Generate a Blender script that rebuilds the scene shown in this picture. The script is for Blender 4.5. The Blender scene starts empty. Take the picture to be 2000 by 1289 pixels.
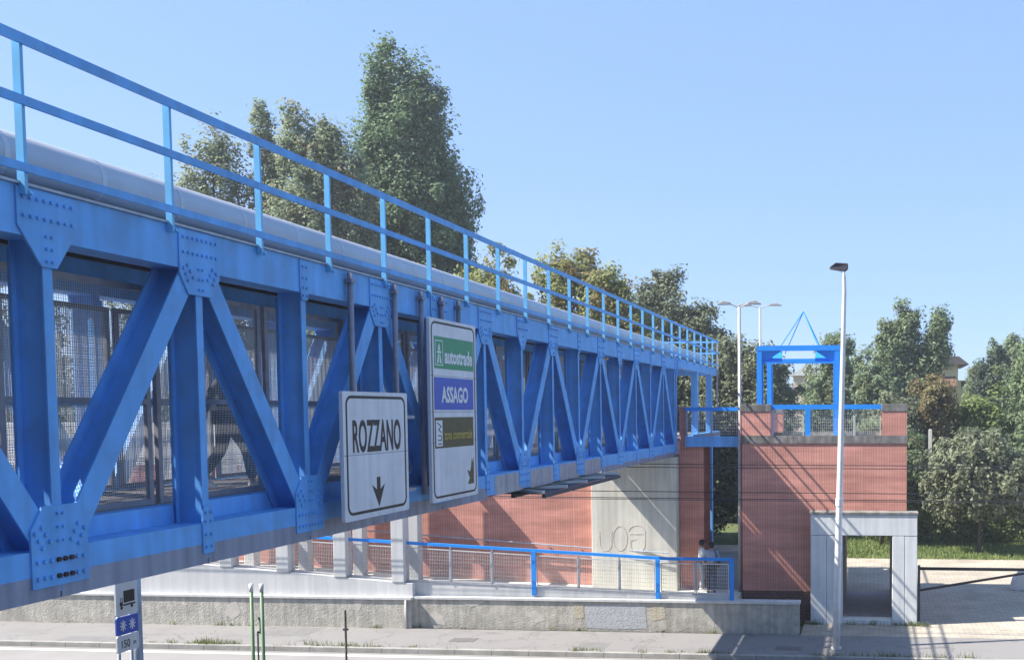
import bpy, math, random
import numpy as np
from mathutils import Vector, Matrix

# ------------------------------------------------------------------ camera, sky, sun, exposure
S = bpy.context.scene
COL = S.collection
R = math.radians
random.seed(7)
RNG = np.random.default_rng(11)

F, CX, CY, YAW, PITCH, ROLL = 2000.0, 1524.9, 907.9, .0913, .0532, -.0025
cam = bpy.data.cameras.new("camera")
cam.sensor_fit = 'HORIZONTAL'
cam.sensor_width = 36.0
cam.lens = F / 2000.0 * 36.0
cam.shift_x = (1000.0 - CX) / 2000.0
cam.shift_y = (CY - 644.5) / 2000.0
cam.clip_start, cam.clip_end = .1, 6000
camo = bpy.data.objects.new("camera", cam)
COL.objects.link(camo)
_f = Vector((-math.sin(YAW) * math.cos(PITCH), math.cos(YAW) * math.cos(PITCH), -math.sin(PITCH)))
_r = Vector((math.cos(YAW), math.sin(YAW), 0))
_u = _r.cross(_f)
_r2 = _r * math.cos(ROLL) + _u * math.sin(ROLL)
_u2 = -_r * math.sin(ROLL) + _u * math.cos(ROLL)
camo.matrix_world = Matrix(((_r2.x, _u2.x, -_f.x, 0), (_r2.y, _u2.y, -_f.y, 0), (_r2.z, _u2.z, -_f.z, 6.4), (0, 0, 0, 1)))
S.camera = camo

SUN = Vector((-1.0, -.29, 1.13)).normalized()          # towards the sun
EL = math.asin(SUN.z)
AZ = math.atan2(SUN.x, SUN.y)
w = bpy.data.worlds.new("World")
S.world = w
w.use_nodes = True
sky = w.node_tree.nodes.new('ShaderNodeTexSky')
sky.sky_type = 'NISHITA'
sky.sun_disc = False
sky.sun_elevation = EL
sky.sun_rotation = AZ
sky.altitude = 100
sky.air_density = 1.0
sky.dust_density = .3
sky.ozone_density = 2.4
bg = w.node_tree.nodes['Background']
hs = w.node_tree.nodes.new('ShaderNodeMix')          # flat pale blue mixed in to even the sky and its ambient light
hs.data_type = 'RGBA'
hs.inputs[0].default_value = .72
hs.inputs[7].default_value = (1.50, 2.46, 4.6, 1)
w.node_tree.links.new(sky.outputs[0], hs.inputs[6])
w.node_tree.links.new(hs.outputs[2], bg.inputs[0])
bg.inputs[1].default_value = .10
ld = bpy.data.lights.new("sun", 'SUN')
ld.energy = 5.0
ld.angle = R(.5)
ld.color = (1, .94, .84)
lo = bpy.data.objects.new("sun", ld)
COL.objects.link(lo)
lo.rotation_euler = SUN.to_track_quat('Z', 'Y').to_euler()
S.view_settings.view_transform = 'Standard'
S.view_settings.look = 'None'
S.view_settings.gamma = 1
S.view_settings.exposure = 1.25
try:
    S.cycles.max_bounces = 8
    S.cycles.transparent_max_bounces = 8
except Exception:
    pass

# ------------------------------------------------------------------ materials
def _new(name):
    m = bpy.data.materials.new(name)
    m.use_nodes = True
    nt = m.node_tree
    return m, nt, nt.nodes['Principled BSDF']

def N(nt, t, **kw):
    n = nt.nodes.new(t)
    for k, v in kw.items():
        setattr(n, k, v)
    return n

def mat(name, c, rough=.6, metal=0., var=.15, scale=3., bump=0., bscale=30., streak=0., spec=.4, dirt=None, dirt_amt=.3, dirt_scale=1.2, rust=0., crack=0.):
    """Painted / mineral surface: base colour with real wear: mottling, vertical run-off streaks, patches of dirt."""
    m, nt, p = _new(name)
    L = nt.links
    geo = N(nt, 'ShaderNodeNewGeometry')
    no = N(nt, 'ShaderNodeTexNoise')
    no.inputs['Scale'].default_value = scale
    no.inputs['Detail'].default_value = 6
    L.new(geo.outputs['Position'], no.inputs['Vector'])
    mr = N(nt, 'ShaderNodeMapRange')
    mr.inputs[1].default_value, mr.inputs[2].default_value = .3, .7
    mr.inputs[3].default_value, mr.inputs[4].default_value = 1 - var, 1 + var
    L.new(no.outputs[0], mr.inputs[0])
    val = mr.outputs[0]
    if streak:
        mp = N(nt, 'ShaderNodeMapping')
        mp.inputs['Scale'].default_value = (7, 7, .35)
        L.new(geo.outputs['Position'], mp.inputs[0])
        n2 = N(nt, 'ShaderNodeTexNoise')
        n2.inputs['Scale'].default_value = 1.0
        n2.inputs['Detail'].default_value = 4
        L.new(mp.outputs[0], n2.inputs['Vector'])
        m2 = N(nt, 'ShaderNodeMapRange')
        m2.inputs[1].default_value, m2.inputs[2].default_value = .35, .65
        m2.inputs[3].default_value, m2.inputs[4].default_value = 1 - streak, 1 + streak * .4
        L.new(n2.outputs[0], m2.inputs[0])
        mu = N(nt, 'ShaderNodeMath', operation='MULTIPLY')
        L.new(val, mu.inputs[0]); L.new(m2.outputs[0], mu.inputs[1])
        val = mu.outputs[0]
    vm = N(nt, 'ShaderNodeVectorMath', operation='SCALE')
    vm.inputs[0].default_value = c
    L.new(val, vm.inputs['Scale'])
    out = vm.outputs[0]
    if dirt:
        n3 = N(nt, 'ShaderNodeTexNoise')
        n3.inputs['Scale'].default_value = dirt_scale
        n3.inputs['Detail'].default_value = 8
        n3.inputs['Roughness'].default_value = .65
        L.new(geo.outputs['Position'], n3.inputs['Vector'])
        m3 = N(nt, 'ShaderNodeMapRange')
        m3.inputs[1].default_value, m3.inputs[2].default_value = .48, .68
        m3.inputs[3].default_value, m3.inputs[4].default_value = 0, dirt_amt
        L.new(n3.outputs[0], m3.inputs[0])
        mx = N(nt, 'ShaderNodeMix', data_type='RGBA')
        L.new(m3.outputs[0], mx.inputs[0])
        L.new(out, mx.inputs[6])
        mx.inputs[7].default_value = (*dirt, 1)
        out = mx.outputs[2]
    if rust:
        n6 = N(nt, 'ShaderNodeTexNoise')
        n6.inputs['Scale'].default_value = 9
        n6.inputs['Detail'].default_value = 9
        n6.inputs['Roughness'].default_value = .75
        L.new(geo.outputs['Position'], n6.inputs['Vector'])
        m6 = N(nt, 'ShaderNodeMapRange')
        m6.inputs[1].default_value, m6.inputs[2].default_value = .66, .72
        m6.inputs[3].default_value, m6.inputs[4].default_value = 0, rust
        L.new(n6.outputs[0], m6.inputs[0])
        x6 = N(nt, 'ShaderNodeMix', data_type='RGBA')
        L.new(m6.outputs[0], x6.inputs[0]); L.new(out, x6.inputs[6])
        x6.inputs[7].default_value = (.16, .13, .14, 1)
        out = x6.outputs[2]
    if crack:
        vo = N(nt, 'ShaderNodeTexVoronoi', feature='DISTANCE_TO_EDGE')
        vo.inputs['Scale'].default_value = .55
        nw = N(nt, 'ShaderNodeTexNoise')
        nw.inputs['Scale'].default_value = 2.5
        nw.inputs['Detail'].default_value = 6
        L.new(geo.outputs['Position'], nw.inputs['Vector'])
        ad = N(nt, 'ShaderNodeVectorMath', operation='ADD')
        L.new(geo.outputs['Position'], ad.inputs[0]); L.new(nw.outputs['Color'], ad.inputs[1])
        L.new(ad.outputs[0], vo.inputs['Vector'])
        m7 = N(nt, 'ShaderNodeMapRange')
        m7.inputs[1].default_value, m7.inputs[2].default_value = .0, .012
        m7.inputs[3].default_value, m7.inputs[4].default_value = crack, 0
        L.new(vo.outputs['Distance'], m7.inputs[0])
        x7 = N(nt, 'ShaderNodeMix', data_type='RGBA')
        L.new(m7.outputs[0], x7.inputs[0]); L.new(out, x7.inputs[6])
        x7.inputs[7].default_value = (.06, .058, .055, 1)
        out = x7.outputs[2]
    L.new(out, p.inputs['Base Color'])
    p.inputs['Roughness'].default_value = rough
    p.inputs['Metallic'].default_value = metal
    p.inputs['Specular IOR Level'].default_value = spec
    if bump:
        nb = N(nt, 'ShaderNodeTexNoise')
        nb.inputs['Scale'].default_value = bscale
        nb.inputs['Detail'].default_value = 5
        L.new(geo.outputs['Position'], nb.inputs['Vector'])
        b = N(nt, 'ShaderNodeBump')
        b.inputs['Strength'].default_value = bump
        b.inputs['Distance'].default_value = .02
        L.new(nb.outputs[0], b.inputs['Height'])
        L.new(b.outputs[0], p.inputs['Normal'])
    return m

def brickmat(name, c1, c2, mortar, bw, bh, ms, offset=0., bump=.4, flat=False, var=.2):
    m, nt, p = _new(name)
    L = nt.links
    geo = N(nt, 'ShaderNodeNewGeometry')
    sx = N(nt, 'ShaderNodeSeparateXYZ')
    L.new(geo.outputs['Position'], sx.inputs[0])
    cb = N(nt, 'ShaderNodeCombineXYZ')
    if flat:
        L.new(sx.outputs[0], cb.inputs[0]); L.new(sx.outputs[1], cb.inputs[1])
    else:
        a = N(nt, 'ShaderNodeMath', operation='ADD')
        L.new(sx.outputs[0], a.inputs[0]); L.new(sx.outputs[1], a.inputs[1])
        L.new(a.outputs[0], cb.inputs[0]); L.new(sx.outputs[2], cb.inputs[1])
    br = N(nt, 'ShaderNodeTexBrick')
    br.offset = offset
    br.inputs['Scale'].default_value = 1
    br.inputs['Brick Width'].default_value = bw
    br.inputs['Row Height'].default_value = bh
    br.inputs['Mortar Size'].default_value = ms
    br.inputs['Mortar Smooth'].default_value = .3
    br.inputs['Color1'].default_value = (*c1, 1)
    br.inputs['Color2'].default_value = (*c2, 1)
    br.inputs['Mortar'].default_value = (*mortar, 1)
    L.new(cb.outputs[0], br.inputs['Vector'])
    no = N(nt, 'ShaderNodeTexNoise')
    no.inputs['Scale'].default_value = 1.3
    no.inputs['Detail'].default_value = 7
    mp = N(nt, 'ShaderNodeMapping')
    mp.inputs['Scale'].default_value = (.5, .5, 2.2)
    L.new(geo.outputs['Position'], mp.inputs[0])
    L.new(mp.outputs[0], no.inputs['Vector'])
    mr = N(nt, 'ShaderNodeMapRange')
    mr.inputs[1].default_value, mr.inputs[2].default_value = .3, .7
    mr.inputs[3].default_value, mr.inputs[4].default_value = 1 - var, 1 + var
    L.new(no.outputs[0], mr.inputs[0])
    mp2 = N(nt, 'ShaderNodeMapping')
    mp2.inputs['Scale'].default_value = (1.2, 1.2, 12) if not flat else (6, 6, 6)
    L.new(geo.outputs['Position'], mp2.inputs[0])
    n5 = N(nt, 'ShaderNodeTexNoise')
    n5.inputs['Scale'].default_value = 1
    n5.inputs['Detail'].default_value = 5
    L.new(mp2.outputs[0], n5.inputs['Vector'])
    m5 = N(nt, 'ShaderNodeMapRange')
    m5.inputs[1].default_value, m5.inputs[2].default_value = .35, .65
    m5.inputs[3].default_value, m5.inputs[4].default_value = .91, 1.07
    L.new(n5.outputs[0], m5.inputs[0])
    mm = N(nt, 'ShaderNodeMath', operation='MULTIPLY')
    L.new(mr.outputs[0], mm.inputs[0]); L.new(m5.outputs[0], mm.inputs[1])
    vm = N(nt, 'ShaderNodeVectorMath', operation='SCALE')
    L.new(br.outputs['Color'], vm.inputs[0]); L.new(mm.outputs[0], vm.inputs['Scale'])
    L.new(vm.outputs[0], p.inputs['Base Color'])
    p.inputs['Roughness'].default_value = .85
    p.inputs['Specular IOR Level'].default_value = .2
    if bump:
        n4 = N(nt, 'ShaderNodeTexNoise')
        n4.inputs['Scale'].default_value = 40
        L.new(geo.outputs['Position'], n4.inputs['Vector'])
        ad = N(nt, 'ShaderNodeMath', operation='SUBTRACT')
        L.new(n4.outputs[0], ad.inputs[0]); L.new(br.outputs['Fac'], ad.inputs[1])
        b = N(nt, 'ShaderNodeBump')
        b.inputs['Strength'].default_value = bump
        b.inputs['Distance'].default_value = .012
        L.new(ad.outputs[0], b.inputs['Height'])
        L.new(b.outputs[0], p.inputs['Normal'])
    return m

def leafmat(name, dark, light, trans=.35, patch=None):
    m, nt, p = _new(name)
    L = nt.links
    geo = N(nt, 'ShaderNodeNewGeometry')
    mx = N(nt, 'ShaderNodeMix', data_type='RGBA')
    L.new(geo.outputs['Random Per Island'], mx.inputs[0])
    mx.inputs[6].default_value = (*dark, 1)
    mx.inputs[7].default_value = (*light, 1)
    out = mx.outputs[2]
    if patch:
        no = N(nt, 'ShaderNodeTexNoise')
        no.inputs['Scale'].default_value = .8
        no.inputs['Detail'].default_value = 3
        L.new(geo.outputs['Position'], no.inputs['Vector'])
        mr = N(nt, 'ShaderNodeMapRange')
        mr.inputs[1].default_value, mr.inputs[2].default_value = .52, .66
        mr.inputs[3].default_value, mr.inputs[4].default_value = 0, .8
        L.new(no.outputs[0], mr.inputs[0])
        m2 = N(nt, 'ShaderNodeMix', data_type='RGBA')
        L.new(mr.outputs[0], m2.inputs[0]); L.new(out, m2.inputs[6])
        m2.inputs[7].default_value = (*patch, 1)
        out = m2.outputs[2]
    L.new(out, p.inputs['Base Color'])
    p.inputs['Roughness'].default_value = .6
    p.inputs['Specular IOR Level'].default_value = .3
    tr = N(nt, 'ShaderNodeBsdfTranslucent')
    L.new(out, tr.inputs[0])
    sh = N(nt, 'ShaderNodeMixShader')
    sh.inputs[0].default_value = trans + .12
    L.new(p.outputs[0], sh.inputs[1]); L.new(tr.outputs[0], sh.inputs[2])
    L.new(sh.outputs[0], nt.nodes['Material Output'].inputs[0])
    return m

M = {}
M['blue'] = mat('blue steel paint', (.15, .43, .86), .55, rust=.5, var=.09, scale=2.5, streak=.12, spec=.22, dirt=(.16, .28, .47), dirt_amt=.45, dirt_scale=3)
M['brightblue'] = mat('bright blue paint', (.02, .26, .78), .4, var=.06, scale=2)
M['railblue'] = mat('sky blue rail paint', (.15, .46, .76), .4, var=.06, scale=4)
M['galv'] = mat('galvanised steel', (.36, .40, .47), .45, .35, var=.12, scale=6, streak=.15)
M['skirt'] = mat('grey skirt steel', (.27, .31, .42), .5, .2, var=.12, scale=4, streak=.25, dirt=(.2, .22, .27), dirt_amt=.5, dirt_scale=4)
M['pipe'] = mat('aluminium pipe cladding', (.44, .46, .51), .5, .45, var=.06, scale=1.5, streak=0)
M['undershade'] = mat('brown ledge steel', (.13, .115, .11), .7, var=.2)  # dark tone stands for shade on the pipe's underside
M['dark'] = mat('dark steel', (.05, .06, .08), .6, var=.2)
M['framegrey'] = mat('brown grey frame steel', (.27, .265, .29), .55, var=.15, scale=8)
M['wire'] = mat('mesh wire', (.56, .57, .58), .5, .1, var=.1)
M['hanger'] = mat('dull hanger steel', (.27, .28, .34), .5, .3, var=.15, scale=8, streak=.2)
M['whitewire'] = mat('pale railing wire', (.55, .56, .56), .5, .2, var=.1)
M['deck'] = mat('deck planks', (.24, .21, .20), .8, var=.25, scale=5)
M['roofsheet'] = mat('roof sheet', (.10, .11, .14), .6, var=.2)
M['white'] = mat('sign white', (.70, .72, .76), .45, var=.05, scale=3, streak=.10, dirt=(.45, .45, .45), dirt_amt=.25, dirt_scale=2)
M['black'] = mat('sign black', (.012, .012, .016), .45, var=.05)
M['signgreen'] = mat('sign green', (.02, .27, .12), .4, var=.06, scale=8)
M['signblue'] = mat('sign blue', (.03, .09, .50), .4, var=.05)
M['signwhite'] = mat('sign lettering white', (.72, .75, .78), .4, var=.03)
M['signbrown'] = mat('sign olive brown', (.075, .065, .022), .45, var=.25, scale=14)
M['signgold'] = mat('sign lettering gold', (.42, .33, .07), .45, var=.1)
M['rust'] = mat('rusty bolts', (.05, .03, .03), .8, var=.4)
M['brick'] = brickmat('red ribbed brick', (.55, .255, .20), (.60, .29, .235), (.42, .19, .152), .077, 60., .0085, 0., .5)
M['brickdark'] = brickmat('dark plinth brick', (.13, .075, .07), (.17, .09, .08), (.09, .06, .06), .2, .1, .012, .5, .5)
M['floorgrey'] = mat('passage floor', (.42, .37, .43), .7, var=.15, scale=4)  # purple tint puts sky reflection in the shaded passage into the colour
M['cope'] = mat('weathered coping', (.22, .21, .20), .9, var=.3, scale=5, streak=.35, dirt=(.12, .13, .10), dirt_amt=.6)
M['concrete'] = mat('pale concrete', (.63, .61, .54), .85, var=.07, scale=1.5, bump=.2, streak=.16, dirt=(.42, .42, .40), dirt_amt=.35)
M['whitecon'] = mat('white painted concrete', (.56, .56, .555), .8, var=.05, scale=1.5, bump=.15, streak=.1, dirt=(.58, .58, .57), dirt_amt=.3)
M['portal'] = mat('portal concrete', (.66, .68, .68), .8, var=.06, scale=1.5, bump=.15, streak=.12, dirt=(.5, .52, .5), dirt_amt=.35)
M['plaster'] = mat('rough plaster', (.45, .425, .37), .95, var=.16, scale=5, bump=.8, bscale=22, streak=.2, dirt=(.25, .23, .20), dirt_amt=.55, dirt_scale=1.4)
M['plasterchip'] = mat('bare patch', (.50, .47, .42), .9, var=.1, scale=8, bump=.3)
M['greypatch'] = mat('grey overpaint', (.42, .43, .44), .9, var=.14, scale=9, bump=.7, bscale=22)
M['beigepatch'] = mat('beige overpaint', (.47, .42, .32), .9, var=.14, scale=9, bump=.7, bscale=22)
M['asphalt'] = mat('worn asphalt', (.215, .205, .20), .9, crack=.6, var=.12, scale=1.2, bump=.3, bscale=80, dirt=(.15, .145, .14), dirt_amt=.4)
M['darktar'] = mat('carriageway asphalt', (.075, .075, .078), .85, var=.15, scale=.8, bump=.3, bscale=80)
M['roadtar'] = mat('road asphalt', (.24, .228, .22), .85, var=.07, scale=.8, bump=.2, bscale=80, dirt=(.21, .20, .19), dirt_amt=.3, dirt_scale=.5)
M['kerb'] = mat('kerb stone', (.30, .29, .27), .9, var=.18, scale=4, bump=.3, dirt=(.14, .135, .11), dirt_amt=.7, dirt_scale=2)
M['paint'] = mat('road marking', (.72, .72, .70), .7, var=.1, scale=6)
M['paver'] = brickmat('plaza pavers', (.36, .32, .255), (.42, .375, .31), (.25, .225, .19), .30, .15, .012, .5, .3, True, .18)
M['grass'] = mat('grass', (.085, .11, .04), .95, var=.35, scale=1.2, bump=.6, bscale=25, dirt=(.22, .19, .09), dirt_amt=.5, dirt_scale=.4)
M['earth'] = mat('dry ground', (.14, .15, .07), .95, var=.3, scale=.6, bump=.4)
M['darkpatch'] = mat('asphalt repair', (.175, .17, .168), .9, var=.1, bump=.3, bscale=80)
M['iron'] = mat('manhole iron', (.13, .125, .12), .7, var=.2, scale=20)
M['bark'] = mat('bark', (.10, .075, .055), .9, var=.3, scale=10, bump=.6)
M['graffiti'] = mat('faded pink spray', (.585, .53, .495), .8, var=.2, scale=10)
M['lampwhite'] = mat('white pole paint', (.74, .74, .74), .5, var=.06, streak=.1, dirt=(.45, .42, .38), dirt_amt=.4, dirt_scale=4)
M['lampgrey'] = mat('grey lamp metal', (.42, .41, .41), .5, .3, var=.1)
M['lamphead'] = mat('dark lamp housing', (.07, .065, .075), .5, var=.1)
M['greenpole'] = mat('green pole paint', (.16, .25, .14), .5, var=.12, streak=.2)
M['brownpole'] = mat('rusted pole', (.20, .17, .14), .7, var=.25, scale=12)
M['yellowwall'] = mat('pale yellow render', (.66, .56, .32), .9, var=.06)
M['pinkwall'] = mat('pale pink render', (.60, .46, .42), .9, var=.06)
M['rooftile'] = brickmat('roof tiles', (.17, .10, .08), (.22, .12, .09), (.10, .06, .05), .3, .2, .03, .5, .5, True)
M['eaves'] = mat('dark eaves', (.10, .085, .085), .8)
M['glass'] = mat('window glass', (.03, .04, .05), .1, spec=.8)
M['cable'] = mat('black cable', (.03, .03, .035), .6)
M['skin'] = mat('skin', (.42, .26, .19), .6, var=.05)
M['hair'] = mat('black hair', (.012, .010, .010), .5)
M['jacket'] = mat('dark jacket', (.035, .035, .045), .85)
M['trousers'] = mat('dark trousers', (.022, .024, .04), .85)
M['shoe'] = mat('white shoe', (.75, .75, .75), .6)
M['greyshirt'] = mat('grey blue shirt', (.30, .34, .42), .85)
M['whiteshirt'] = mat('white shirt', (.75, .75, .76), .85)
M['bag'] = mat('dark bag', (.03, .03, .04), .8)
M['l_poplar'] = leafmat('poplar leaf', (0.075, 0.135, 0.07), (0.24, 0.33, 0.18), .3)
M['l_light'] = leafmat('dry poplar leaf', (0.155, 0.205, 0.12), (0.34, 0.39, 0.26), .4, (.24, .20, .13))
M['l_rob'] = leafmat('yellow green leaf', (0.18, 0.215, 0.08), (0.42, 0.44, 0.19), .45, (.24, .15, .06))
M['l_dark'] = leafmat('dark hornbeam leaf', (0.095, 0.12, 0.07), (0.26, 0.285, 0.17), .25)
M['l_mid'] = leafmat('mid green leaf', (0.13, 0.185, 0.1), (0.29, 0.37, 0.2), .35, (.15, .15, .07))
M['l_olive'] = leafmat('olive leaf', (0.12, 0.145, 0.085), (0.29, 0.31, 0.2), .3)
M['l_red'] = leafmat('reddish creeper leaf', (0.16, 0.14, 0.07), (0.3, 0.27, 0.13), .35, (.25, .15, .08))
M['l_lime'] = leafmat('lime leaf', (0.135, 0.189, 0.056), (0.365, 0.432, 0.168), .45)
M['l_weed'] = leafmat('weed blade', (0.11, 0.14, 0.045), (0.24, 0.26, 0.1), .3)
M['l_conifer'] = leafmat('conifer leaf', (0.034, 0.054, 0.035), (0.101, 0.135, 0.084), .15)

# ------------------------------------------------------------------ mesh helpers
class MB:
    def __init__(s):
        s.v, s.f, s.n = [], [], 0
    def _add(s, vs, fs):
        b = s.n
        s.v += [tuple(v) for v in vs]
        s.f += [tuple(b + i for i in f) for f in fs]
        s.n += len(vs)
        return s
    def box(s, x0, x1, y0, y1, z0, z1):
        x0, x1 = min(x0, x1), max(x0, x1); y0, y1 = min(y0, y1), max(y0, y1); z0, z1 = min(z0, z1), max(z0, z1)
        return s._add([(x0, y0, z0), (x1, y0, z0), (x1, y1, z0), (x0, y1, z0), (x0, y0, z1), (x1, y0, z1), (x1, y1, z1), (x0, y1, z1)],
                      [(0, 3, 2, 1), (4, 5, 6, 7), (0, 1, 5, 4), (1, 2, 6, 5), (2, 3, 7, 6), (3, 0, 4, 7)])
    def bar(s, p, q, w, h, up=(0, 0, 1), caps=True):
        """rectangular bar from p to q, w sideways, h along up"""
        p, q, up = Vector(p), Vector(q), Vector(up)
        d = (q - p).normalized()
        a = d.cross(up).normalized()
        b = a.cross(d).normalized()
        vs = []
        for c in (p, q):
            for sa, sb in ((-1, -1), (1, -1), (1, 1), (-1, 1)):
                vs.append(c + a * (w / 2 * sa) + b * (h / 2 * sb))
        fs = [(0, 1, 5, 4), (1, 2, 6, 5), (2, 3, 7, 6), (3, 0, 4, 7)]
        if caps:
            fs += [(3, 2, 1, 0), (4, 5, 6, 7)]
        return s._add(vs, fs)
    def tube(s, pts, r, n=8, caps=True):
        pts = [Vector(p) for p in pts]
        rs = r if isinstance(r, (list, tuple)) else [r] * len(pts)
        vs, fs = [], []
        ref = None
        for i, p in enumerate(pts):
            d = (pts[min(i + 1, len(pts) - 1)] - pts[max(i - 1, 0)]).normalized()
            if ref is None:
                ref = Vector((1, 0, 0)) if abs(d.x) < .8 else Vector((0, 1, 0))
            a = (ref - d * ref.dot(d)).normalized()
            b = d.cross(a)
            ref = a
            for k in range(n):
                t = 2 * math.pi * k / n
                vs.append(p + (a * math.cos(t) + b * math.sin(t)) * rs[i])
        for i in range(len(pts) - 1):
            for k in range(n):
                fs.append((i * n + k, i * n + (k + 1) % n, (i + 1) * n + (k + 1) % n, (i + 1) * n + k))
        if caps:
            fs.append(tuple(range(n - 1, -1, -1)))
            fs.append(tuple((len(pts) - 1) * n + k for k in range(n)))
        return s._add(vs, fs)
    def prism(s, poly, plane, d0, d1):
        """polygon in plane 'YZ','XZ' or 'XY' extruded along the third axis from d0 to d1"""
        def P(a, b, d):
            return {'YZ': (d, a, b), 'XZ': (a, d, b), 'XY': (a, b, d)}[plane]
        n = len(poly)
        vs = [P(a, b, d0) for a, b in poly] + [P(a, b, d1) for a, b in poly]
        fs = [tuple(range(n - 1, -1, -1)), tuple(range(n, 2 * n))] + [(i, (i + 1) % n, n + (i + 1) % n, n + i) for i in range(n)]
        return s._add(vs, fs)
    def build(s, name, m, parent=None, base=None, smooth=False, bevel=0):
        me = bpy.data.meshes.new(name)
        b = Vector(base) if base is not None else (root_of(parent) if parent is not None else Vector((0, 0, 0)))
        me.from_pydata([(x - b.x, y - b.y, z - b.z) for x, y, z in s.v], [], s.f)
        import bmesh
        bm = bmesh.new(); bm.from_mesh(me)
        bmesh.ops.recalc_face_normals(bm, faces=bm.faces)
        bm.to_mesh(me); bm.free()
        if smooth:
            me.polygons.foreach_set('use_smooth', [True] * len(me.polygons))
        me.materials.append(m)
        o = bpy.data.objects.new(name, me)
        COL.objects.link(o)
        if parent is not None:
            o.parent = parent
        else:
            o.location = b
        if bevel:
            md = o.modifiers.new('bevel', 'BEVEL')
            md.width = bevel; md.segments = 2; md.limit_method = 'ANGLE'
        return o

def root_of(o):
    v = Vector((0, 0, 0))
    while o is not None:
        v += o.location
        o = o.parent
    return v

def tag(o, label, cat, group=None, kind=None):
    o['label'] = label
    o['category'] = cat
    if group: o['group'] = group
    if kind: o['kind'] = kind
    return o

def thing(name, label, cat, base, group=None):
    o = bpy.data.objects.new(name, None)
    o.empty_display_size = .3
    COL.objects.link(o)
    o.location = base
    return tag(o, label, cat, group)

def struct(name, mb, m):
    o = mb.build(name, m)
    o['kind'] = 'structure'
    return o

def copy_tree(o, parent=None):
    c = o.copy(); COL.objects.link(c)
    if parent is not None: c.parent = parent
    for ch in list(o.children):
        copy_tree(ch, c)
    return c

def wires(mb, axis_fixed, pos, a0, a1, z0, z1, pa, pz, r):
    """square wires in the plane X=pos ('X') or Y=pos ('Y'); z0, z1 may be functions of a"""
    zf0 = z0 if callable(z0) else (lambda a: z0)
    zf1 = z1 if callable(z1) else (lambda a: z1)
    P = (lambda a, z, o: (pos + o, a, z)) if axis_fixed == 'X' else (lambda a, z, o: (a, pos + o, z))
    up = (1, 0, 0) if axis_fixed == 'X' else (0, 1, 0)
    if pa:
        n = max(1, round((a1 - a0) / pa))
        for i in range(n + 1):
            a = a0 + (a1 - a0) * i / n
            mb.bar(P(a, zf0(a), 0), P(a, zf1(a), 0), r, r, up, False)
    if pz:
        n = max(1, round((zf1(a0) - zf0(a0)) / pz))
        for i in range(n + 1):
            t = i / n
            mb.bar(P(a0, zf0(a0) + (zf1(a0) - zf0(a0)) * t, r * .9), P(a1, zf0(a1) + (zf1(a1) - zf0(a1)) * t, r * .9), r, r, up, False)
    return mb

def text(body, y0, y1, z0, z1, X, m, parent, name='lettering', bold=.012, flipx=False):
    cu = bpy.data.curves.new(name, 'FONT')
    cu.body = body
    cu.offset = bold
    cu.extrude = .004
    cu.resolution_u = 3
    o = bpy.data.objects.new(name, cu)
    COL.objects.link(o)
    bpy.context.view_layer.update()
    me = bpy.data.meshes.new_from_object(o.evaluated_get(bpy.context.evaluated_depsgraph_get()))
    bpy.data.objects.remove(o)
    bpy.data.curves.remove(cu)
    co = np.array([v.co[:] for v in me.vertices])
    mn, mx = co.min(0), co.max(0)
    b = root_of(parent)
    out = np.empty_like(co)
    out[:, 1] = y0 + (co[:, 0] - mn[0]) / (mx[0] - mn[0]) * (y1 - y0) - b.y
    out[:, 2] = z0 + (co[:, 1] - mn[1]) / (mx[1] - mn[1]) * (z1 - z0) - b.z
    out[:, 0] = X + (co[:, 2] - mn[2]) / max(1e-6, mx[2] - mn[2]) * .0025 - b.x
    me.vertices.foreach_set('co', out.ravel())
    me.update()
    me.materials.clear()
    me.materials.append(m)
    me.name = name
    t = bpy.data.objects.new(name, me)
    COL.objects.link(t)
    t.parent = parent
    return t

# ------------------------------------------------------------------ ground
struct('ground', MB().box(-1500, 1500, -300, 3000, -.6, -.05), M['earth'])
struct('road', MB().box(-300, 300, -60, 24.2, -.3, 0), M['darktar'])
struct('road_shoulder', MB().box(-300, 300, 24.2, 25.78, -.3, 0), M['roadtar'])
mb = MB()
for i in range(-60, 40):
    mb.box(i * 1.0 + .006, i * 1.0 + .994, 25.78, 25.95, -.2, .13)
kerb = struct('kerb', mb, M['kerb'])
struct('sidewalk', MB().box(-300, 300, 25.95, 28.32, -.2, .12), M['asphalt'])
struct('road_marking', MB().box(-60, 0.6, 25.40, 25.56, -.01, .004).box(1.2, 1.9, 25.40, 25.56, -.01, .004), M['paint'])
struct('plaza', MB().box(-2.05, 60, 28.32, 43.4, -.2, .124), M['paver'])
struct('yard', MB().box(-9, -2.05, 31.5, 45.2, -.2, .112), M['darkpatch'])
struct('yard_edge', MB().box(-9, -2.05, 45.2, 47.4, -.2, .11), M['paver'])
struct('grass_field', MB().box(-300, 300, 43.4, 120, -.2, .10).box(-300, -9, 31.9, 43.4, -.2, .09), M['grass'])
struct('sidewalk_patch', MB().box(-17.5, -15.9, 27.1, 28.2, .1, .123), M['darkpatch'])
struct('sidewalk_patch', MB().box(-7.9, -7.1, 25.97, 27.0, .1, .123), M['darkpatch'])
struct('sidewalk_patch', MB().box(-22.5, -20.2, 26.0, 26.6, .1, .123), M['darkpatch'])
struct('sidewalk_cover', MB().box(-11.6, -10.9, 26.75, 27.2, .1, .126), M['iron'])
struct('sidewalk_cover', MB().box(-2.6, -1.9, 26.5, 26.9, .1, .126), M['iron'])

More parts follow.
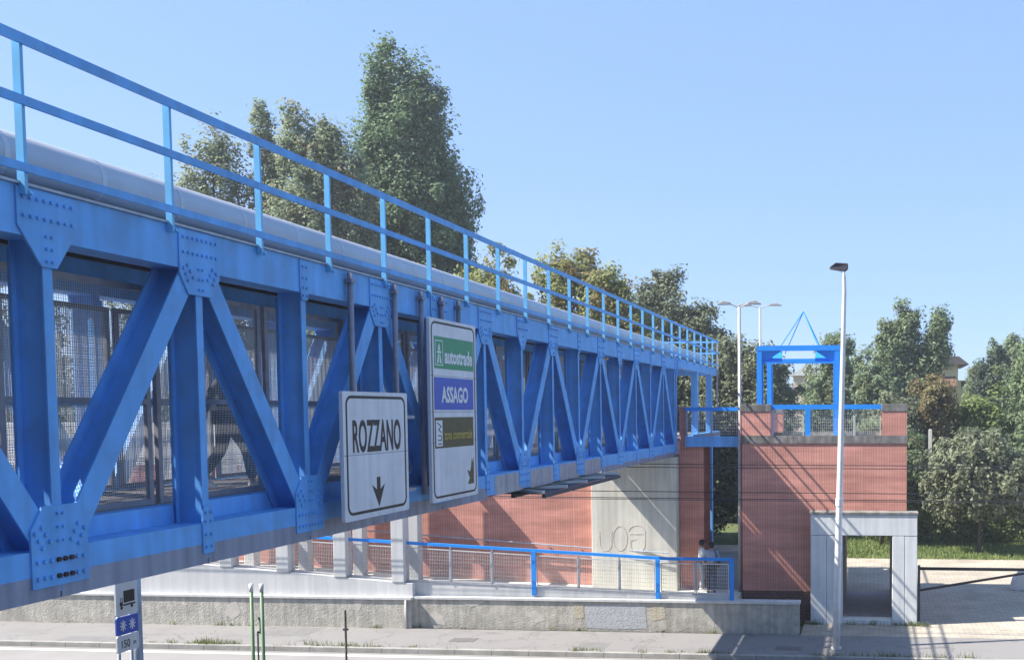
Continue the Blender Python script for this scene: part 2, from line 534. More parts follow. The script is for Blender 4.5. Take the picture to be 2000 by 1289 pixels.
# ------------------------------------------------------------------ footbridge
XN, XF = -6.0, -8.6
PX_ = -6.5
P, Y0 = 1.684, 7.01
def NY(i): return Y0 + P * i
I0, I1 = -3, 14
YA, YB = NY(I0) - .2, NY(I1) + .12
ZT0, ZT1, ZB0, ZB1 = 7.65, 8.0, 5.08, 5.40
DK = 5.55
br = thing('footbridge', 'long blue steel truss footbridge with silver pipe and railing on its roof', 'footbridge', (-7.3, 18, 5.0))

def gusset_bolts(mb, y, z, r=.017, X=XN + .012):
    mb.tube([(X, y, z), (X + .018, y, z)], r, 6)

def plate(mb, poly, side=1):
    if side > 0: mb.prism(poly, 'YZ', XN - .003, XN + .014)
    else: mb.prism(poly, 'YZ', XF + .003, XF - .014)

def truss(side):
    X0 = XN if side > 0 else XF
    s = -side                           # depth direction
    def bx(mb, a, b, *r): return mb.box(X0 + s * a, X0 + s * b, *r)
    bx(MB(), 0, .28, YA, YB, ZT0, ZT1).build('top_chord', M['blue'], br)
    bx(MB(), 0, .28, YA, YB, ZB0, ZB1).build('bottom_chord', M['blue'], br)
    bx(MB(), -.022, .30, YA, YB, ZT1 + .002, ZT1 + .022).build('flashing', M['galv'], br)
    for i in range(I0, I1 + 1):
        y = NY(i)
        if i == I1: y -= .02
        mb = MB()
        bx(mb, .006, .02, y - .044, y + .044, ZB1 - .01, ZT0 + .01)
        bx(mb, .02, .246, y - .007, y + .007, ZB1 - .01, ZT0 + .01)
        bx(mb, .246, .26, y - .05, y + .05, ZB1 - .01, ZT0 + .01)
        bx(mb, .26, .31, y - .012, y + .03, ZB1 + .02, ZT0 - .05)
        mb.build('vertical', M['blue'], br)
    for i in range(I0, I1):
        if i % 2 == 0: a, b = (NY(i), 5.26), (NY(i + 1), 7.82)
        else: a, b = (NY(i), 7.82), (NY(i + 1), 5.26)
        d = Vector((0, b[0] - a[0], b[1] - a[1]))
        L = d.length; d.normalize()
        p = Vector((0, a[0], a[1])) + d * .10; q = Vector((0, b[0], b[1])) - d * .10
        def at(x, pt): return (X0 + s * x, pt.y, pt.z)
        mb = MB()
        mb.bar(at(.011, p), at(.011, q), .20, .015, (1, 0, 0))
        mb.bar(at(.265, p), at(.265, q), .20, .015, (1, 0, 0))
        mb.bar(at(.138, p), at(.138, q), .012, .235, (1, 0, 0))
        mb.build('diagonal', M['blue'], br)
    for i in range(I0, I1 + 1):
        y = NY(i)
        mb = bolts = MB()
        X = XN + .012
        if i % 2 == 0:                      # bottom node plate
            plate(mb, [(y - .265, 5.13), (y + .265, 5.13), (y + .265, 5.52), (y + .20, 5.72), (y - .15, 5.72), (y - .265, 5.55)], side)
            if side > 0:
                for k in range(8):
                    for z in (5.20, 5.32):
                        gusset_bolts(bolts, y - .215 + k * .061, z)
                for z in (5.46, 5.56, 5.66):
                    for dy in (-.025, .025): gusset_bolts(bolts, y + dy, z, .012)
                for sg in (-1, 1):
                    for k in range(3):
                        gusset_bolts(bolts, y + sg * (.10 + k * .035), 5.46 + k * .055)
                        gusset_bolts(bolts, y + sg * (.17 + k * .03), 5.42 + k * .055)
        else:
            plate(mb, [(y - .075, 5.13), (y + .075, 5.13), (y + .075, 5.42), (y + .055, 5.56), (y - .055, 5.56), (y - .075, 5.42)], side)
            if side > 0:
                for z in (5.19, 5.30, 5.42, 5.50):
                    for dy in (-.035, .035): gusset_bolts(bolts, y + dy, z, .014)
        mb.build('gusset_plate', M['blue'], br)
        mb = bolts = MB()
        if i % 2:
            plate(mb, [(y - .27, 7.985), (y + .27, 7.985), (y + .27, 7.60), (y + .16, 7.43), (y - .16, 7.43), (y - .27, 7.60)], side)
        elif i in (-2, 0, 4, 6, 10):
            plate(mb, [(y - .27, 7.985), (y + .27, 7.985), (y + .27, 7.74), (y + .07, 7.45), (y - .07, 7.45), (y - .27, 7.72)], side)
        else:
            plate(mb, [(y - .08, 7.985), (y + .08, 7.985), (y + .08, 7.70), (y + .05, 7.57), (y - .05, 7.57), (y - .08, 7.70)], side)
        if side > 0:
            if i % 2 or i in (-2, 0, 4, 6, 10):
                for k in range(8):
                    for z in (7.79, 7.92): gusset_bolts(bolts, y - .22 + k * .063, z, .014)
                for z in ((7.49, 7.58, 7.67) if i % 2 == 0 else (7.48, 7.57, 7.66)):
                    for dy in (-.025, .025): gusset_bolts(bolts, y + dy, z, .012)
                if i % 2:
                    for sg in (-1, 1):
                        for k in range(3):
                            gusset_bolts(bolts, y + sg * (.10 + k * .035), 7.58 + k * .05)
                            gusset_bolts(bolts, y + sg * (.17 + k * .025), 7.55 + k * .05)
            else:
                for z in (7.62, 7.70, 7.80, 7.92):
                    for dy in (-.035, .035): gusset_bolts(bolts, y + dy, z, .012)
        mb.build('gusset_plate', M['blue'], br)

truss(1)
truss(-1)
# two rows of rusty bolts on the nearest bottom plate
for z in (5.20, 5.32):
    for k in range(3):
        mb = MB(); gusset_bolts(mb, NY(0) - .03 + k * .061, z, .0195, XN + .014)
        mb.build('rusty_bolt', M['rust'], br)

for i in range(I0, I1):                                                 # grey skirt, one plate per panel
    a, b = NY(i) + .008, NY(i + 1) - .008
    if NY(i) < 15:
        MB().box(XN + .002, XN - .012, a, b, 5.035, 5.215).box(XN - .012, XN - .25, a, b, 5.035, 5.045).build('skirt_plate', M['skirt'], br)
    elif i < 9:
        MB().box(XN + .004, XN - .012, a + .30, (a + b) / 2 - .01, 5.06, 5.37).box(XN + .004, XN - .012, (a + b) / 2 + .01, b - .10, 5.06, 5.37).build('cover_plate', M['galv'], br)
    else:
        MB().box(XN + .002, XN - .012, a, b, 5.035, 5.16).build('skirt_plate', M['skirt'], br)
    MB().box(XF - .002, XF + .012, a, b, 5.035, 5.215).build('skirt_plate', M['skirt'], br)

# deck, floor beams, roof
MB().box(XF + .30, XN - .30, YA, YB, DK - .06, DK).build('deck', M['deck'], br)
MB().box(XN - .285, XN - .46, YA, YB, 5.40, DK + .015).box(XF + .285, XF + .335, YA, YB, 5.42, DK + .02).build('floor_edge', M['blue'], br)
for i in range(I0, I1 + 1):
    y = NY(i)
    MB().box(XF + .28, XN - .28, y - .07, y + .07, 5.16, DK - .062).build('floor_beam', M['blue'], br)
    MB().box(XF + .10, PX_ - .18, y - .05, y + .05, ZT1 + .024, ZT1 + .19).build('roof_beam', M['dark'], br)
for k in range(7):                                                      # corrugated sheet on purlins
    x = XF + .42 + k * .255
    MB().box(x, x + .05, YA, YB, 7.98, 8.02).build('purlin', M['dark'], br)
mb = MB()
xs = np.linspace(XF + .40, XN - .78, 40)
prof = []
for k in range(39):
    z = 8.195 + (.03 if k % 2 else 0)
    prof += [(xs[k], z), (xs[k + 1], z)]
mb.prism(prof + [(a, b + .02) for a, b in prof[::-1]], 'XZ', YA, 38.8)
mb.build('roof_sheet', M['roofsheet'], br)

# silver pipe
PX, PZ, PR = -6.5, 8.30, .20
pipe = MB().tube([(PX, YA, PZ), (PX, 38.3, PZ)], PR, 28).build('pipe', M['pipe'], br, smooth=True)
for k in range(38):
    y = YA + .5 + k * .95
    if y < 38: MB().tube([(PX, y, PZ), (PX, y + .05, PZ)], PR + .003, 28).build('pipe_band', M['pipe'], pipe, smooth=False)
MB().box(PX - .17, PX + .13, YA, 38.2, 8.024, 8.125).build('pipe_undershade', M['undershade'], pipe)  # dark strip painting the shade beneath the pipe

# roof extension over the landing
MB().box(XN, XN - .2, YB + .004, 38.84, 7.72, 7.995).build('roof_edge_beam', M['blue'], br)
MB().box(XF, XF + .2, YB + .004, 38.84, 7.72, 7.995).build('roof_edge_beam', M['blue'], br)
MB().box(XF + .2, XN - .2, 38.64, 38.84, 7.72, 7.99).build('roof_end_beam', M['blue'], br)
MB().box(XN - .004, XN - .22, 34.5, 34.74, 5.6, 7.72).build('roof_column', M['blue'], br)
MB().box(XN - .004, XN - .22, 37.55, 37.79, .1, 7.72).build('roof_column', M['blue'], br)
MB().box(XF + .004, XF + .22, 34.5, 34.74, 5.6, 7.72).build('roof_column', M['blue'], br)
MB().box(XF + .004, XF + .22, 37.55, 37.79, .1, 7.72).build('roof_column', M['blue'], br)

# roof railing
rl = MB()
for z, h in ((9.0, .075), (8.575, .065), (8.11, .06)):
    rl.box(XN + .062, XN + .085, 2.0, 38.84, z - h / 2, z + h / 2)
for z in (9.0, 8.575):
    rl.box(XF + .1, XN + .06, 38.80, 38.845, z - .03, z + .03)
rail = rl.build('roof_railing', M['blue'], br)
ys = [2.9, 4.2, 5.5, 6.78] + [8.30 + 1.275 * k for k in range(24)]
first = None
for y in ys:
    if first is None:
        mb = MB().box(XN + .002, XN + .06, y - .014, y + .014, 7.93, 8.99)
        mb.tube([(XN + .012, y + .03, 7.99), (XN + .05, y + .03, 7.94), (XN + .07, y + .03, 7.95)], .02, 6)
        first = mb.build('railing_post', M['railblue'], rail)
        fy = y
    else:
        c = first.copy(); COL.objects.link(c); c.parent = rail
        c.location = (0, y - fy, 0)
for x in (XF + .12, -7.7, -6.9):
    MB().box(x, x + .05, 38.80, 38.84, 7.96, 8.99).build('railing_post', M['railblue'], rail)
MB().box(XN + .0, XN + .05, 38.80, 38.845, 6.5, 9.0).build('railing_post', M['galv'], rail)

# mesh panels: frame (part) > wire_mesh (sub-part)
def panel(i, X, proto=None, wr=.0029):
    ya, yb = NY(i) + .055, NY(i + 1) - .02
    mb = MB()
    for y in (ya, yb - .055):
        mb.box(X - .02, X + .02, y, y + .055, DK + .02, 7.52)
    for z in (DK + .022, 6.47, 7.47):
        mb.box(X - .018, X + .022, ya + .055, yb - .055, z, z + .05)
    fr = mb.build('mesh_panel', M['framegrey'], br)
    if proto is None:
        wm = MB()
        wires(wm, 'X', X, ya + .05, yb - .05, DK + .06, 7.48, .024, .024, wr)
        return wm.build('wire_mesh', M['wire'], fr)
    c = proto[0].copy(); COL.objects.link(c); c.parent = fr
    c.location = (X - proto[2], NY(i) - NY(proto[1]), 0)
    return c
XPN, XPF = XN - .50, XF + .40
w0 = panel(I0, XPN)
for i in range(I0 + 1, I1): panel(i, XPN, (w0, I0, XPN))
w1 = panel(I0, XPF, None, .0052)
for i in range(I0 + 1, I1): panel(i, XPF, (w1, I0, XPF))
# handrails inside
MB().tube([(XPN - .12, YA, 6.5), (XPN - .12, YB, 6.5)], .025, 8).build('handrail', M['blue'], br, smooth=True)
MB().tube([(XPF + .12, YA, 6.5), (XPF + .12, YB, 6.5)], .025, 8).build('handrail', M['blue'], br, smooth=True)

# end post of the truss with its cable loop
mb = MB().box(XN + .016, XN - .27, YB + .002, YB + .09, 5.06, 7.70)
mb.tube([(XN + .04, YB + .05, 7.5), (XN + .06, YB + .06, 7.9), (XN + .03, YB + .02, 8.08), (XN - .05, YB + .02, 8.05)], .022, 6)
mb.build('end_post', M['blue'], br)

# lattice frame hung under the bridge
mb = MB()
xa, xb, ya, yb, z = -6.75, -5.66, 17.1, 22.35, 4.97
for x in (xa, xb, (xa + xb) / 2): mb.box(x - .03, x + .03, ya, yb, z - .06, z)
mb.box(xa + .031, xb - .031, ya, yb, z + .002, z + .012)
mb.box(xa + .1, xa + .14, 17.6, 17.64, z + .013, 5.1).box(xa + .1, xa + .14, 21.6, 21.64, z + .013, 5.1)
lt = thing('lattice_frame', 'dark steel lattice frame hung under the bridge beyond the second sign', 'lattice', (-6.2, 19.7, 4.9))
mb.build('tray', M['dark'], lt)
n = 8
for k in range(n):
    y = ya + (yb - ya) * k / n; y2 = ya + (yb - ya) * (k + 1) / n
    p_, q_ = ((xa, y), (xb, y2)) if k % 2 else ((xb, y), (xa, y2))
    MB().bar((p_[0], p_[1], z + .04), (q_[0], q_[1], z + .04), .07, .05).build('diagonal_strut', M['whitewire'], lt)

# ------------------------------------------------------------------ destination signs
def rrect(y0, y1, z0, z1, r, n=6):
    pts = []
    for cy, cz, a in ((y1 - r, z0 + r, -90), (y1 - r, z1 - r, 0), (y0 + r, z1 - r, 90), (y0 + r, z0 + r, 180)):
        for k in range(n + 1):
            t = R(a + 90 * k / n)
            pts.append((cy + r * math.cos(t), cz + r * math.sin(t)))
    return pts

def ring(mb, y0, y1, z0, z1, r, wd, X):
    a = rrect(y0, y1, z0, z1, r); b = rrect(y0 + wd, y1 - wd, z0 + wd, z1 - wd, max(.005, r - wd))
    n = len(a)
    vs = [(X, y, z) for y, z in a] + [(X, y, z) for y, z in b] + [(X - .002, y, z) for y, z in a] + [(X - .002, y, z) for y, z in b]
    fs = []
    for i in range(n):
        j = (i + 1) % n
        fs += [(i, j, n + j, n + i), (2 * n + i, 3 * n + i, 3 * n + j, 2 * n + j), (i, 2 * n + i, 2 * n + j, j), (n + i, n + j, 3 * n + j, 3 * n + i)]
    mb._add(vs, fs)

XS = -5.70
XD = XS + .012
sg = thing('road_sign', 'white sign reading ROZZANO with black down arrow, hung on the truss', 'road sign', (-5.75, 11.3, 5.2))
MB().prism(rrect(10.54, 12.07, 5.2, 6.62, .03), 'YZ', XS - .03, XS + .010).build('panel', M['white'], sg)
mb = MB(); ring(mb, 10.60, 12.01, 5.26, 6.575, .11, .032, XD)
mb.build('border', M['black'], sg)
MB().box(XS + .0101, XS + .0108, 10.545, 12.065, 5.917, 5.922).build('seam', M['dark'], sg)
text('ROZZANO', 10.74, 11.88, 5.94, 6.31, XD - .001, M['black'], sg, bold=.020)
MB().prism([(11.31, 5.31), (11.45, 5.56), (11.345, 5.505), (11.345, 5.65), (11.265, 5.65), (11.265, 5.505), (11.15, 5.565)], 'YZ', XD - .002, XD + .001).build('arrow', M['black'], sg)
for y in (11.25, 12.33):
    MB().tube([(XS - .245, y, 5.3), (XS - .245, y, 7.97)], .034, 10).build('support_tube', M['hanger'], sg, smooth=True)
for z in (5.4, 6.3):
    MB().box(XS - .07, XS - .032, 10.75, 12.02, z, z + .06).box(XS - .215, XS - .072, 11.23, 11.27, z + .01, z + .05).box(XS - .215, XS - .072, 12.31, 12.35, z + .01, z + .05).box(XS - .07, XS - .03, 12.021, 12.36, z + .01, z + .05).build('back_rail', M['hanger'], sg)
MB().box(XN + .004, XS - .205, 11.205, 11.295, 7.86, 7.90).build('clamp', M['hanger'], sg)
MB().box(XN + .004, XS - .205, 12.285, 12.375, 7.86, 7.90).build('clamp', M['hanger'], sg)

sg = thing('road_sign', 'tall white sign with green autostrade, blue ASSAGO and olive panels', 'road sign', (-5.75, 13.5, 5.2))
MB().prism(rrect(12.74, 14.27, 5.21, 7.61, .03), 'YZ', XS - .03, XS + .010).build('panel', M['white'], sg)
mb = MB(); ring(mb, 12.79, 14.22, 5.26, 7.57, .11, .028, XD)
mb.build('border', M['black'], sg)
mb = MB()
for z in (6.86, 6.39, 5.99): mb.box(XS + .0101, XS + .0108, 12.745, 14.265, z, z + .005)
mb.build('seam', M['dark'], sg)
g = MB().box(XS + .0101, XD, 12.87, 14.17, 6.96, 7.38).build('green_field', M['signgreen'], sg)
text('autostrade', 13.19, 14.12, 7.03, 7.235, XD + .001, M['signwhite'], g, bold=.035)
mb = MB()
ring(mb, 12.90, 13.14, 7.0, 7.33, .01, .012, XD + .002)
mb.prism([(12.95, 7.03), (13.0, 7.03), (13.012, 7.15), (12.985, 7.15)], 'YZ', XD, XD + .003)
mb.prism([(13.04, 7.03), (13.09, 7.03), (13.055, 7.15), (13.028, 7.15)], 'YZ', XD, XD + .003)
mb.prism([(12.96, 7.16), (13.08, 7.16), (13.08, 7.19), (12.96, 7.19)], 'YZ', XD, XD + .003)
mb.prism([(12.99, 7.2), (13.05, 7.2), (13.032, 7.28), (13.008, 7.28)], 'YZ', XD, XD + .003)
mb.build('pictogram', M['signwhite'], g)
g = MB().box(XS + .0101, XD, 12.85, 14.15, 6.42, 6.845).build('blue_field', M['signblue'], sg)
text('ASSAGO', 13.07, 13.95, 6.51, 6.73, XD + .001, M['signwhite'], g, bold=.032)
g = MB().box(XS + .0101, XD, 12.85, 14.13, 5.915, 6.32).build('olive_field', M['signbrown'], sg)
text('zona commerciale', 13.13, 14.08, 6.02, 6.15, XD + .001, M['signgold'], g, bold=.02)
bxx = MB().box(XD, XD + .002, 12.88, 13.08, 5.94, 6.28).build('emblem', M['signwhite'], g)
mb = MB()
for pa, pb in (((12.92, 6.25), (13.04, 6.20)), ((13.04, 6.2), (12.95, 6.16)), ((12.95, 6.16), (13.05, 6.12)), ((12.94, 6.08), (13.04, 6.08)), ((13.04, 6.08), (13.04, 6.02)), ((12.94, 6.02), (13.04, 6.02)), ((12.94, 5.97), (13.05, 5.97))):
    mb.bar((XD + .003, *pa), (XD + .003, *pb), .014, .002, (1, 0, 0))
mb.build('emblem_marks', M['black'], g)
MB().prism([(14.12, 5.38), (13.90, 5.38), (13.975, 5.46), (13.89, 5.58), (13.99, 5.55), (14.02, 5.60), (14.06, 5.74), (14.085, 5.66), (14.12, 5.75)], 'YZ', XD - .002, XD + .001).build('arrow', M['signbrown'], sg)
for y in (13.08, 13.72, 14.30):
    MB().tube([(XS - .245, y, 5.3), (XS - .245, y, 7.97)], .034, 10).build('support_tube', M['hanger'], sg, smooth=True)
for z in (5.6, 7.2):
    MB().box(XS - .07, XS - .032, 12.95, 14.2, z, z + .06).box(XS - .215, XS - .072, 13.06, 13.10, z + .01, z + .05).box(XS - .215, XS - .072, 13.70, 13.74, z + .01, z + .05).build('back_rail', M['hanger'], sg)
for y in (13.08, 13.72, 14.30): MB().box(XN + .004, XS - .205, y - .045, y + .045, 7.86, 7.90).build('clamp', M['hanger'], sg)

# ------------------------------------------------------------------ concrete pier, brick pier, brick wall
pr = thing('concrete_pier', 'pale concrete bridge pier with faded pink graffiti beside the red brick wall', 'pier', (-7.3, 31, .1))
MB().box(-8.6, -5.96, 30.5, 32.2, .09, 5.0).build('shaft', M['concrete'], pr, bevel=.02)
MB().box(-8.6 + .1, -5.96 - .1, 30.5 + .002, 30.52, 3.36, 3.375).build('joint', M['dark'], pr)
def stroke(mb, pts, r=.02):
    for a, b in zip(pts[:-1], pts[1:]):
        mb.bar((a[0], 30.497, a[1]), (b[0], 30.497, b[1]), .007, r, (0, 0, 1) if abs(a[0] - b[0]) > abs(a[1] - b[1]) else (1, 0, 0))
def arc(cx, cz, rx, rz, a0, a1, n=14):
    return [(cx + rx * math.cos(R(a0 + (a1 - a0) * k / n)), cz + rz * math.sin(R(a0 + (a1 - a0) * k / n))) for k in range(n + 1)]
mb = MB()
stroke(mb, [(-8.36, 2.75)] + arc(-8.17, 2.35, .18, .22, 190, 350) + [(-7.98, 2.75)])
stroke(mb, arc(-7.72, 2.52, .22, .38, 0, 360, 20))
stroke(mb, arc(-7.2, 2.7, .26, .22, 170, 10) + [(-6.95, 2.3)] + arc(-7.18, 2.32, .22, .2, -10, -190, 10) + [(-7.4, 2.45), (-7.22, 2.5)])
stroke(mb, [(-7.44, 2.66), (-7.0, 2.66)])
mb.build('graffiti', M['graffiti'], pr)

MB_ = MB().box(-5.94, -5.2, 30.9, 32.1, .09, 5.30).box(-5.94, -5.74, 30.905, 31.2, 5.30, 6.52)
tag(MB_.build('brick_pier', M['brick']), 'narrow brick pier in shade between the concrete pier and the walkway', 'brick pier')
wl = thing('brick_wall', 'long red ribbed brick wall behind the ramp, left of the concrete pier', 'wall', (-14, 30.9, .1))
MB().box(-26, -8.62, 30.75, 31.1, .09, 4.72).build('masonry', M['brick'], wl)
mb = MB()
for z in (2.05, 2.3): mb.tube([(-20, 30.62, z + .65), (-8.7, 30.62, z - .1), (-6.2, 30.42, z - .2)], .022, 8)
for x in (-18, -16, -14, -12, -10, -9): mb.box(x - .015, x + .015, 30.6, 30.76, 2.1 + (-8.7 - x) * .062, 2.13 + (-8.7 - x) * .062)
mb.build('handrail', M['galv'], wl)

# upper ramp on top of the brick wall with its white parapet
ur = thing('upper_ramp', 'white concrete upper ramp on top of the brick wall behind the truss', 'ramp', (-15, 32, 4.7))
MB().box(-45, -8.63, 30.70, 33.4, 4.722, 5.0).build('slab', M['whitecon'], ur)
MB().box(-45, -8.63, 30.72, 30.9, 5.002, 6.0).build('parapet', M['whitecon'], ur)
MB().box(-45, -8.63, 33.2, 33.38, 5.002, 6.05).build('parapet', M['whitecon'], ur)
MB().box(-20, -9.0, 33.42, 50, .08, 5.3).build('shade_block', M['brick'], ur)  # hidden block added to cast shade on the gap beside the tower

# ------------------------------------------------------------------ lower ramp
def zl(x): return 1.43 + (-13.6 - x) * .0741            # left parapet top
def zr(x): return 1.46 + (-13.3 - x) * .0345            # right parapet top
rt = thing('retaining_wall', 'low rough plaster wall with white coping along the sidewalk', 'wall', (-15, 28.4, .1))
MB().box(-60, -13.36, 28.30, 28.75, .08, .95).build('plaster_face', M['plaster'], rt, bevel=.02)
MB().box(-13.36, -2.1, 28.46, 28.75, .08, .95).build('plaster_face', M['plaster'], rt, bevel=.02)
MB().box(-60, -13.33, 28.26, 28.80, .952, 1.03).build('coping', M['whitecon'], rt, bevel=.01)
MB().box(-13.328, -2.07, 28.42, 28.80, .952, 1.03).build('coping', M['whitecon'], rt, bevel=.01)
def patch(name, poly, y, m):
    MB().prism(poly, 'XZ', y, y - .004).build(name, m, rt)
patch('bare_patch', [(-15.1, .93), (-14.8, .93), (-14.86, .72), (-14.93, .60), (-15.0, .66)], 28.30, M['plasterchip'])
patch('bare_patch', [(-19.0, .72), (-18.7, .86), (-18.55, .5), (-18.8, .3), (-19.05, .45)], 28.30, M['plasterchip'])
patch('bare_patch', [(-12.0, .93), (-11.2, .93), (-11.4, .80), (-11.62, .75), (-11.85, .82)], 28.46, M['plasterchip'])
patch('bare_patch', [(-12.9, .5), (-12.7, .62), (-12.45, .45), (-12.4, .2), (-12.8, .25)], 28.46, M['plasterchip'])
patch('bare_patch', [(-10.0, .6), (-9.7, .7), (-9.4, .4), (-9.7, .3)], 28.46, M['plasterchip'])
patch('painted_patch', [(-8.25, .86), (-6.5, .88), (-6.45, .2), (-7.4, .16), (-8.2, .2)], 28.46, M['greypatch'])
patch('painted_patch', [(-8.6, .88), (-8.3, .9), (-8.28, .5), (-8.55, .45)], 28.459, M['beigepatch'])
patch('painted_patch', [(-6.35, .8), (-5.95, .88), (-5.9, .5), (-6.3, .42)], 28.459, M['beigepatch'])
MB().tube([(-13.5, 28.27, .12), (-13.5, 28.27, .95)], .03, 8).build('drain_pipe', M['whitecon'], rt, smooth=True)
MB().box(-13.36, -13.2, 28.44, 28.75, .1, .95).build('end_face', M['plaster'], rt)

rp = thing('ramp', 'white lower ramp with sloping parapet rising to the left behind the plaster wall', 'ramp', (-14, 29.5, 1.0))
MB().prism([(-45, .9), (-13.35, .9), (-13.35, zl(-13.35)), (-45, zl(-45))], 'XZ', 28.42, 28.9).build('parapet', M['whitecon'], rp, bevel=.01)
MB().prism([(-13.348, .9), (-4.0, .9), (-4.0, 1.12), (-13.348, zr(-13.35) - .02)], 'XZ', 28.62, 28.92).build('parapet', M['whitecon'], rp, bevel=.01)
MB().prism([(-45, .5), (-8.6, .5), (-8.6, 1.02), (-13.4, 1.2), (-45, 3.4)], 'XZ', 28.92, 30.749).build('ramp_floor', M['concrete'], rp)
MB().box(-8.598, -3.98, 28.93, 30.85, .4, .93).build('ramp_floor', M['concrete'], rp)

FRONT = ['white front column at the right end of the high parapet, nearest the long mesh fence',
         'white front column, second from the right end of the high ramp parapet',
         'white front column, third from the right end of the high ramp parapet',
         'white front column, fourth from the right end of the parapet, mostly behind the truss',
         'white front column, fifth from the right end of the parapet, behind the truss']
BACK = ['white back column against the brick wall, rightmost of the back row',
        'white back column against the brick wall, second from the right of the back row',
        'white back column at the brick wall, third from the right of the back row',
        'white back column, fourth from the right of the back row, behind the truss',
        'white back column, fifth from the right of the back row, behind the truss']
for k in range(5):
    x = -13.78 - 1.76 * k
    xb = x - .2
    tag(MB().box(x - .19, x + .19, 28.40, 28.76, zl(x), 5.55).build('concrete_column', M['whitecon'], bevel=.015, base=(x, 28.6, zl(x))), FRONT[k], 'column', 'white columns in two rows on the ramp')
    tag(MB().box(xb - .16, xb + .16, 29.85, 30.17, 1.1, 5.55).build('concrete_column', M['whitecon'], bevel=.015, base=(xb, 30, 1.1)), BACK[k], 'column', 'white columns in two rows on the ramp')
    tag(MB().box(x - .18, x + .12, 28.38, 30.3, 5.552, 5.86).build('concrete_beam', M['whitecon'], bevel=.015, base=(x, 29.3, 5.55)), 'white concrete cross beam on the %s pair of ramp columns, counted from the right' % ('first', 'second', 'third', 'fourth', 'fifth')[k], 'beam', 'cross beams on the ramp columns')

# ramp fence: blue rail, posts, welded mesh
fc = thing('mesh_fence', 'pale wire mesh fence with blue top rail along the lower ramp', 'fence', (-10, 28.7, 1.2))
def zt(x): return 2.19 + max(0, (-5.9 - x)) * .0497
MB().bar((-22, 28.62, zt(-22)), (-5.9, 28.62, zt(-5.9)), .07, .085).bar((-5.9, 28.62, 2.19), (-3.98, 28.62, 2.19), .07, .085).build('top_rail', M['brightblue'], fc)
for x in (-9.78, -6.15, -4.02):
    MB().box(x - .06, x + .06, 28.55, 28.615, (zr(x) - .25 if x > -13 else 1.2), zt(x) - .02).build('post', M['brightblue'], fc)
def bot(x): return (zl(x) if x < -13.36 else zr(x)) + .05
mb = MB()
secs = [(-20.5, -19.2), (-18.78, -17.52), (-17.1, -15.78), (-15.36, -13.98), (-13.58, -12.3), (-12.24, -11.06), (-11.0, -9.88), (-9.68, -8.5), (-8.44, -7.3), (-7.24, -6.25), (-6.05, -5.1), (-5.0, -4.12)]
for a, b in secs:
    m_ = MB()
    wires(m_, 'Y', 28.6, a, b, bot, lambda x: zt(x) - .14, .052, .11, .007)
    for x in (a, b): m_.bar((x, 28.6, bot(x)), (x, 28.6, zt(x) - .14), .025, .025, (0, 1, 0))
    m_.bar((a, 28.6, bot(a)), (b, 28.6, bot(b)), .025, .03); m_.bar((a, 28.6, zt(a) - .14), (b, 28.6, zt(b) - .14), .025, .03)
    m_.build('mesh_panel', M['whitewire'], fc)
for x in (-12.27, -11.03, -8.47, -7.27, -5.05):
    MB().box(x - .02, x + .02, 28.58, 28.62, bot(x) - .05, zt(x) - .02).build('thin_post', M['galv'], fc)

# ------------------------------------------------------------------ brick tower
TX0, TX1, TY0, TY1 = -3.94, .95, 30.35, 35.7
tw = thing('brick_tower', 'red brick stair tower with roof terrace and blue railing right of the bridge', 'tower', (-1.5, 33, .1))
mb = MB()
mb.box(TX0, -.95, TY0, TY0 + .3, 1.0, 5.42).box(.54, TX1, TY0, TY0 + .3, .1, 5.42).box(-.95, .54, TY0, TY0 + .3, 2.76, 5.42)
mb.box(TX0, TX0 + .3, TY0 + .3, TY1 - .3, .1, 5.42).box(TX1 - .3, TX1, TY0 + .3, TY1 - .3, .1, 5.42)
mb.box(TX0, -.95, TY1 - .3, TY1, .1, 5.42).box(.54, TX1, TY1 - .3, TY1, .1, 5.42).box(-.95, .54, TY1 - .3, TY1, 2.76, 5.42)
mb.build('walls', M['brick'], tw)
MB().box(TX0 - .015, -1.86, TY0 - .03, TY0 + .29, .1, .998).build('plinth', M['brickdark'], tw)
MB().box(TX0 - .02, TX1 + .02, TY0 - .025, TY0 + .33, 5.422, 5.65).box(TX0 - .02, TX0 + .33, TY0 + .332, TY1 - .332, 5.422, 5.645).box(TX1 - .33, TX1 + .02, TY0 + .332, TY1 - .332, 5.422, 5.645).box(TX0 - .02, TX1 + .02, TY1 - .33, TY1 + .02, 5.422, 5.65).build('parapet_band', M['cope'], tw)
MB().box(TX0 + .31, TX1 - .31, TY0 + .31, TY1 - .31, 5.2, 5.5).build('terrace_floor', M['concrete'], tw)
for x0, x1, y0 in ((TX0, TX0 + .86, TY0), (.22, TX1, TY0), (TX0 + .2, TX0 + .8, TY1 - .6), (.3, TX1, TY1 - .6)):
    p_ = MB().box(x0, x1, y0, y0 + .55, 5.652, 6.36 if y0 < 32 else 6.3).build('corner_pillar', M['brick'], tw)
    MB().box(x0 - .015, x1 + .015, y0 - .015, y0 + .565, 6.362 if y0 < 32 else 6.302, 6.58 if y0 < 32 else 6.5).build('cap', M['cope'], p_, bevel=.01)
tr_ = MB().box(TX0 + .87, .21, TY0 + .10, TY0 + .24, 6.43, 6.57).build('terrace_railing', M['brightblue'], tw)
mb = MB()
for a, b in ((-3.0, -2.12), (-1.84, -.62), (-.58, .17)):
    wires(mb, 'Y', TY0 + .17, a, b, 5.70, 6.38, .06, .085, .008)
    for x in (a, b): mb.box(x - .014, x + .014, TY0 + .15, TY0 + .19, 5.65, 6.43)
mb.build('mesh_panels', M['whitewire'], tr_)
